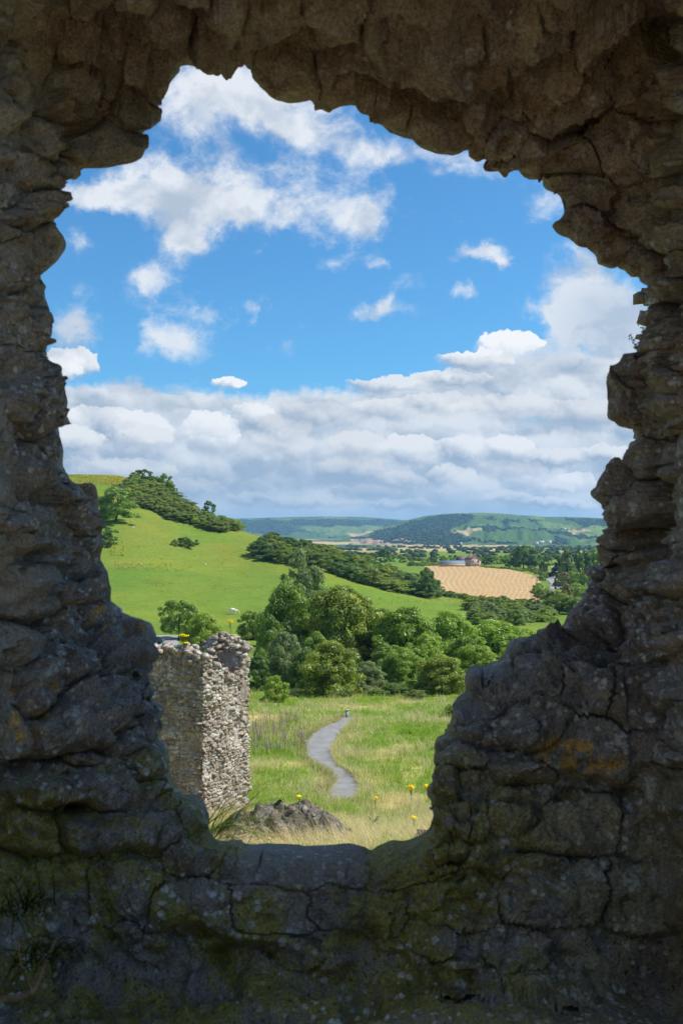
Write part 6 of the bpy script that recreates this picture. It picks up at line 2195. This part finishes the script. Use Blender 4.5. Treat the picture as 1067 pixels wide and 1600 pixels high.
def build_small():
    wood = plain('weathered_wood', (0.36, 0.33, 0.29), 0.9, 0.1, 0.25, 4)
    # fence post at the left, on the slope of the hill
    g = G(192.5, 245)
    t = thing('fence_post', 'pale wooden post standing in the grass by the left jamb', 'post', g)
    b = MB()
    hh = (961 - 946) / F * 245 + 1.0
    b.tube([(0, 0, -.3), (0.02, 0, hh * .5), (0, 0, hh)], [.17, .16, .15], 8)
    b.build('shaft', wood, t, True)
    b = MB()
    b.tube([(0, 0, hh), (0, 0, hh + .12)], [.15, .04], 8)
    b.build('cap', wood, t, True)
    # pole at the corner of the field
    Y = 26.0 / ((914 - HORIZ) / F)
    g = G(838, Y)
    t = thing('utility_pole', 'thin grey pole at the right edge of the stubble field', 'pole', g)
    b = MB()
    b.tube([(0, 0, -.3), (0, 0, 7.4)], [.20, .14], 8)
    b.build('shaft', wood, t, True)
    b = MB()
    b.box((0, 0, 7.0), (1.3, .14, .14))
    b.build('crossarm', wood, t)
    # marker stone at the head of the path
    g = G(542, 77)
    t = thing('marker_post', 'short grey marker post at the head of the footpath', 'post', g)
    b = MB()
    b.box((0, 0, .2), (.22, .15, .8), 0.3, 0.92)
    b.build('shaft', plain('marker_grey', (0.30, 0.31, 0.32), 0.85, 0.1, 0.2, 6), t)
    b = MB()
    b.box((0, 0, .62), (.26, .18, .06), 0.3)
    b.build('cap', plain('marker_cap', (0.42, 0.43, 0.44), 0.85, 0.1, 0.2, 6), t)
    # the car
    x1 = (256.5 - 533.5) / F * 194
    g = Vector((x1 - 2.0, 194, float(ground_z(x1 - 2.0, 194)) + 0.07))
    t = thing('parked_car', 'dark teal hatchback on the road at the left, half hidden by the jamb', 'car', g)
    paint = plain('car_paint', (0.02, 0.085, 0.095), 0.25, 0.6, 0.05)
    dark = plain('car_glass', (0.02, 0.025, 0.03), 0.1, 0.6, 0.05)
    rub = plain('car_tyre', (0.02, 0.02, 0.02), 0.9)
    red = plain('car_lamp', (0.45, 0.03, 0.025), 0.3, 0.5)
    prof = [(-2.0, .32), (-2.02, .62), (-1.92, .82), (-1.0, .92), (-.35, 1.42), (.95, 1.46), (1.62, 1.02), (1.95, .92), (2.02, .6), (1.98, .32)]
    b = MB()
    n = len(prof)
    wv = [.80, .84, .84, .84, .66, .66, .76, .80, .82, .80]
    V = [(x, -w, z) for (x, z), w in zip(prof, wv)] + [(x, w, z) for (x, z), w in zip(prof, wv)]
    fs = [[i, (i + 1) % n, n + (i + 1) % n, n + i] for i in range(n)]
    b.put(V, fs)
    b.put(V, [[0, 1, 2, 3], [0, 3, 6, 7], [0, 7, 8, 9], [3, 4, 5, 6], [n, n + 3, n + 2, n + 1], [n, n + 7, n + 6, n + 3], [n, n + 9, n + 8, n + 7], [n + 3, n + 6, n + 5, n + 4]])
    bd = b.build('body', paint, t)
    b = MB()
    for s in (-1, 1):
        b.put([(-.80, s * .845, .96), (-.30, s * .70, 1.37), (.86, s * .70, 1.40), (1.36, s * .80, 1.03)], [[0, 1, 2, 3]])
    b.put([(.99, -.58, 1.45), (.99, .58, 1.45), (1.61, .70, 1.06), (1.61, -.70, 1.06)], [[0, 1, 2, 3]])
    b.put([(-.39, -.58, 1.42), (-.39, .58, 1.42), (-.99, .76, .96), (-.99, -.76, .96)], [[0, 1, 2, 3]])
    b.build('windows', dark, bd)
    bpy.data.objects[bd.name].children[0]['kind'] = 'stuff'
    for x in (-1.25, 1.28):
        for s in (-1, 1):
            b = MB()
            b.tube([(x, s * .68, .31), (x, s * .86, .31)], .31, 14)
            b.build('wheel', rub, t)
    for s in (-1, 1):
        b = MB()
        b.box((1.98, s * .66, .80), (.08, .24, .22))
        b.build('tail_light', red, t)
    # the white cow on the hill
    coat = plain('cow_coat', (0.72, 0.66, 0.58), 0.85, 0.1, 0.12, 1.4)
    Y = y_of(365, 961, 210, 330)
    g = G(365, Y)
    t = thing('cow', 'white cow grazing on the lower hillside above the ruined stump', 'cow', g, None, 0.15)
    skin_animal(t, coat, fat=1.2)
    # pale sheep, tiny on the slope
    wool = plain('wool', (0.66, 0.63, 0.58), 0.95, 0.05, 0.1, 3)
    for px, py, lab in ((322, 884, 'pale sheep on the middle of the hillside'), (222, 883, 'tiny white sheep on the hillside above the round tree'), (209, 826, 'tiny white sheep below the lone hillside tree')):
        Y = y_of(px, py, 240, 460)
        t = thing('sheep', lab, 'sheep', G(px, Y), None, RNG.uniform(0, 6))
        t.scale = (.36, .36, .36)
        skin_animal(t, wool, fat=1.25)
    # brush pile on the strip of lawn
    g = G(404, 205)
    t = thing('brush_pile', 'brown heap of cut branches on the strip of lawn behind the ruin', 'brush pile', g)
    r = np.random.default_rng(5)
    b = MB()
    for _ in range(120):
        c = np.array((r.normal(0, 1.6), r.normal(0, .7), abs(r.normal(.15, .3))))
        a = r.uniform(0, 6.3)
        d = np.array((math.cos(a), math.sin(a), r.normal(0, .2))) * r.uniform(.5, 1.2)
        b.tube([c - d, c + d * .2 + (0, 0, .1), c + d], [.05, .04, .02], 4, False)
    o = b.build('branches', plain('cut_branches', (0.20, 0.12, 0.085), 0.95, 0.05, 0.35, 3), t)
    o['kind'] = 'stuff'
    # leafless sprig on the right jamb
    c0 = at(1003, 552, 2.75)
    t = thing('dry_sprig', 'thin leafless sprig with tiny buds growing from the right jamb', 'twig', c0)
    k = 2.75 / F
    bs = M['brown_stem']
    def twig(pts, buds, nm):
        P = np.array([((x - 1003) * k, -.01 * i, -(y - 552) * k) for i, (x, y) in enumerate(pts)])
        b = MB()
        b.tube(P, np.linspace(.0016, .0008, len(P)), 5)
        st = b.build(nm, bs, t)
        b = MB()
        V0, f0 = ico(0)
        for q in np.linspace(.12, 1, buds):
            p = np.array([np.interp(q * (len(P) - 1), np.arange(len(P)), P[:, j]) for j in range(3)])
            b.put(V0 * .0027 + p + RNG.normal(0, .0035, 3), f0)
        o = b.build('buds', bs, st)
        o['kind'] = 'stuff'
    twig([(1008, 552), (1000, 549), (992, 547), (986, 542), (980, 536), (977, 530)], 18, 'stem')
    twig([(1010, 551), (1004, 541), (1001, 534), (999, 529)], 10, 'stem')
    twig([(1012, 540), (1004, 520), (1000, 516), (998.5, 511)], 8, 'stem')
    # bent dry stick low at the left, on the ledge
    pts = [(4, 1561, 1.98), (30, 1560, 2.02), (52, 1550, 2.05), (62, 1530, 2.08), (68, 1512, 2.10), (80, 1485, 2.13), (92, 1463, 2.15)]
    P = np.array([at(x, y, d) for x, y, d in pts])
    t = thing('dry_stick', 'bent brown dry stick resting in the lower left corner', 'stick', P[0])
    b = MB()
    b.tube(P - P[0], [.007, .0075, .0065, .0055, .005, .0042, .003], 8)
    b.build('stem', plain('stick_bark', (0.30, 0.19, 0.10), 0.85, 0.2, 0.35, 30), t, True)
    b = MB()
    b.tube([P[2] - P[0], P[2] - P[0] + (-.02, -.01, .05), P[2] - P[0] + (-.028, -.01, .11)], [.003, .0025, .0015], 6)
    b.build('side_twig', bpy.data.materials['stick_bark'], t, True)
    # small weeds growing from the damp corner of the wall
    for i, (px, py, d, lab) in enumerate(((38, 1420, 2.22, 'dark moss and grass growing in the lower left corner of the wall'), (60, 1500, 2.1, 'dark weed at the foot of the wall in the lower left corner'))):
        tuft('weed', lab, at(px, py, d), 60, 0.09, 0.004, ((0.02, 0.04, 0.01), (0.07, 0.10, 0.02)), (0.8, 0.4), (0, 6.28), 40 + i, spread=0.03)
    # dark green shrublet in the grass
    t = thing('thistle', 'small dark leafy thistle in the grass between path and sill', 'plant', G(582, 31.5))
    r = np.random.default_rng(3)
    b = MB()
    for _ in range(46):
        a, e = r.uniform(0, 6.3), r.uniform(.1, .75)
        d = np.array((math.cos(a), math.sin(a), e)) * r.uniform(.18, .42)
        s_ = np.array((-math.sin(a), math.cos(a), 0)) * .035
        z = np.array((0, 0, r.uniform(0, .45)))
        b.put([z, z + d * .5 + s_, z + d, z + d * .5 - s_], [[0, 1, 2, 3]])
    o = b.build('leaves', plain('thistle_leaf', (0.07, 0.13, 0.04), 0.8), t)
    o['kind'] = 'stuff'
    b = MB()
    b.tube([(0, 0, -.05), (0, 0, .55)], [.012, .006], 5)
    b.build('stem', M['stem'], t)

def skin_animal(root, material, fat=1.0):
    """A grazing four-legged animal: one continuous body grown over a skeleton, head down."""
    J = {'hip': (-.85, 0, 1.22, .34), 'belly': (-.1, 0, 1.12, .42), 'chest': (.65, 0, 1.18, .36), 'neck': (1.05, 0, 1.05, .20), 'poll': (1.45, 0, .62, .15), 'muzzle': (1.68, 0, .22, .085), 'tail0': (-1.18, 0, 1.25, .07), 'tail1': (-1.28, 0, .62, .035),
         'earl': (1.42, .26, .74, .05), 'earr': (1.42, -.26, .74, .05)}
    E = [('belly', 'hip'), ('belly', 'chest'), ('chest', 'neck'), ('neck', 'poll'), ('poll', 'muzzle'), ('hip', 'tail0'), ('tail0', 'tail1'), ('poll', 'earl'), ('poll', 'earr')]
    for s, n in ((1, 'l'), (-1, 'r')):
        J['sh' + n] = (.62, s * .24, .85, .15)
        J['kn' + n] = (.66, s * .24, .45, .085)
        J['fo' + n] = (.64, s * .24, .03, .075)
        J['th' + n] = (-.78, s * .25, .85, .17)
        J['ho' + n] = (-1.0, s * .25, .48, .085)
        J['hf' + n] = (-.92, s * .25, .03, .075)
        E += [('chest', 'sh' + n), ('sh' + n, 'kn' + n), ('kn' + n, 'fo' + n), ('hip', 'th' + n), ('th' + n, 'ho' + n), ('ho' + n, 'hf' + n)]
    names = list(J)
    me = bpy.data.meshes.new('body')
    me.from_pydata([J[n][:3] for n in names], [(names.index(a), names.index(b)) for a, b in E], [])
    o = obj('body', me, root)
    md = o.modifiers.new('skin', 'SKIN')
    sv = me.skin_vertices[0].data
    for i, n in enumerate(names):
        r = J[n][3] * (fat if n in ('hip', 'belly', 'chest') else 1)
        sv[i].radius = (r, r)
        sv[i].use_root = n == 'belly'
    sb = o.modifiers.new('smooth', 'SUBSURF')
    sb.levels = sb.render_levels = 1
    me.materials.append(material)
    return o
build_small()

# ------------------------------------------------------------------ the air: summer haze over the plain
def build_haze():
    m = bpy.data.materials.new('air')
    m.use_nodes = True
    t = m.node_tree
    t.nodes.clear()
    v = t.nodes.new('ShaderNodeVolumePrincipled')
    v.inputs['Color'].default_value = (0.34, 0.66, 1.0, 1)
    v.inputs['Density'].default_value = HAZE
    v.inputs['Anisotropy'].default_value = 0.2
    o = t.nodes.new('ShaderNodeOutputMaterial')
    t.links.new(v.outputs[0], o.inputs['Volume'])
    b = MB()
    x0, x1, y0, y1, z0, z1 = -17500, 17500, -17500, 17500, -150, 330
    b.box(((x0 + x1) / 2, (y0 + y1) / 2, (z0 + z1) / 2), (x1 - x0, y1 - y0, z1 - z0))
    ob = b.build('haze', m)
    ob['kind'] = 'stuff'
HAZE = 0.000075
build_haze()
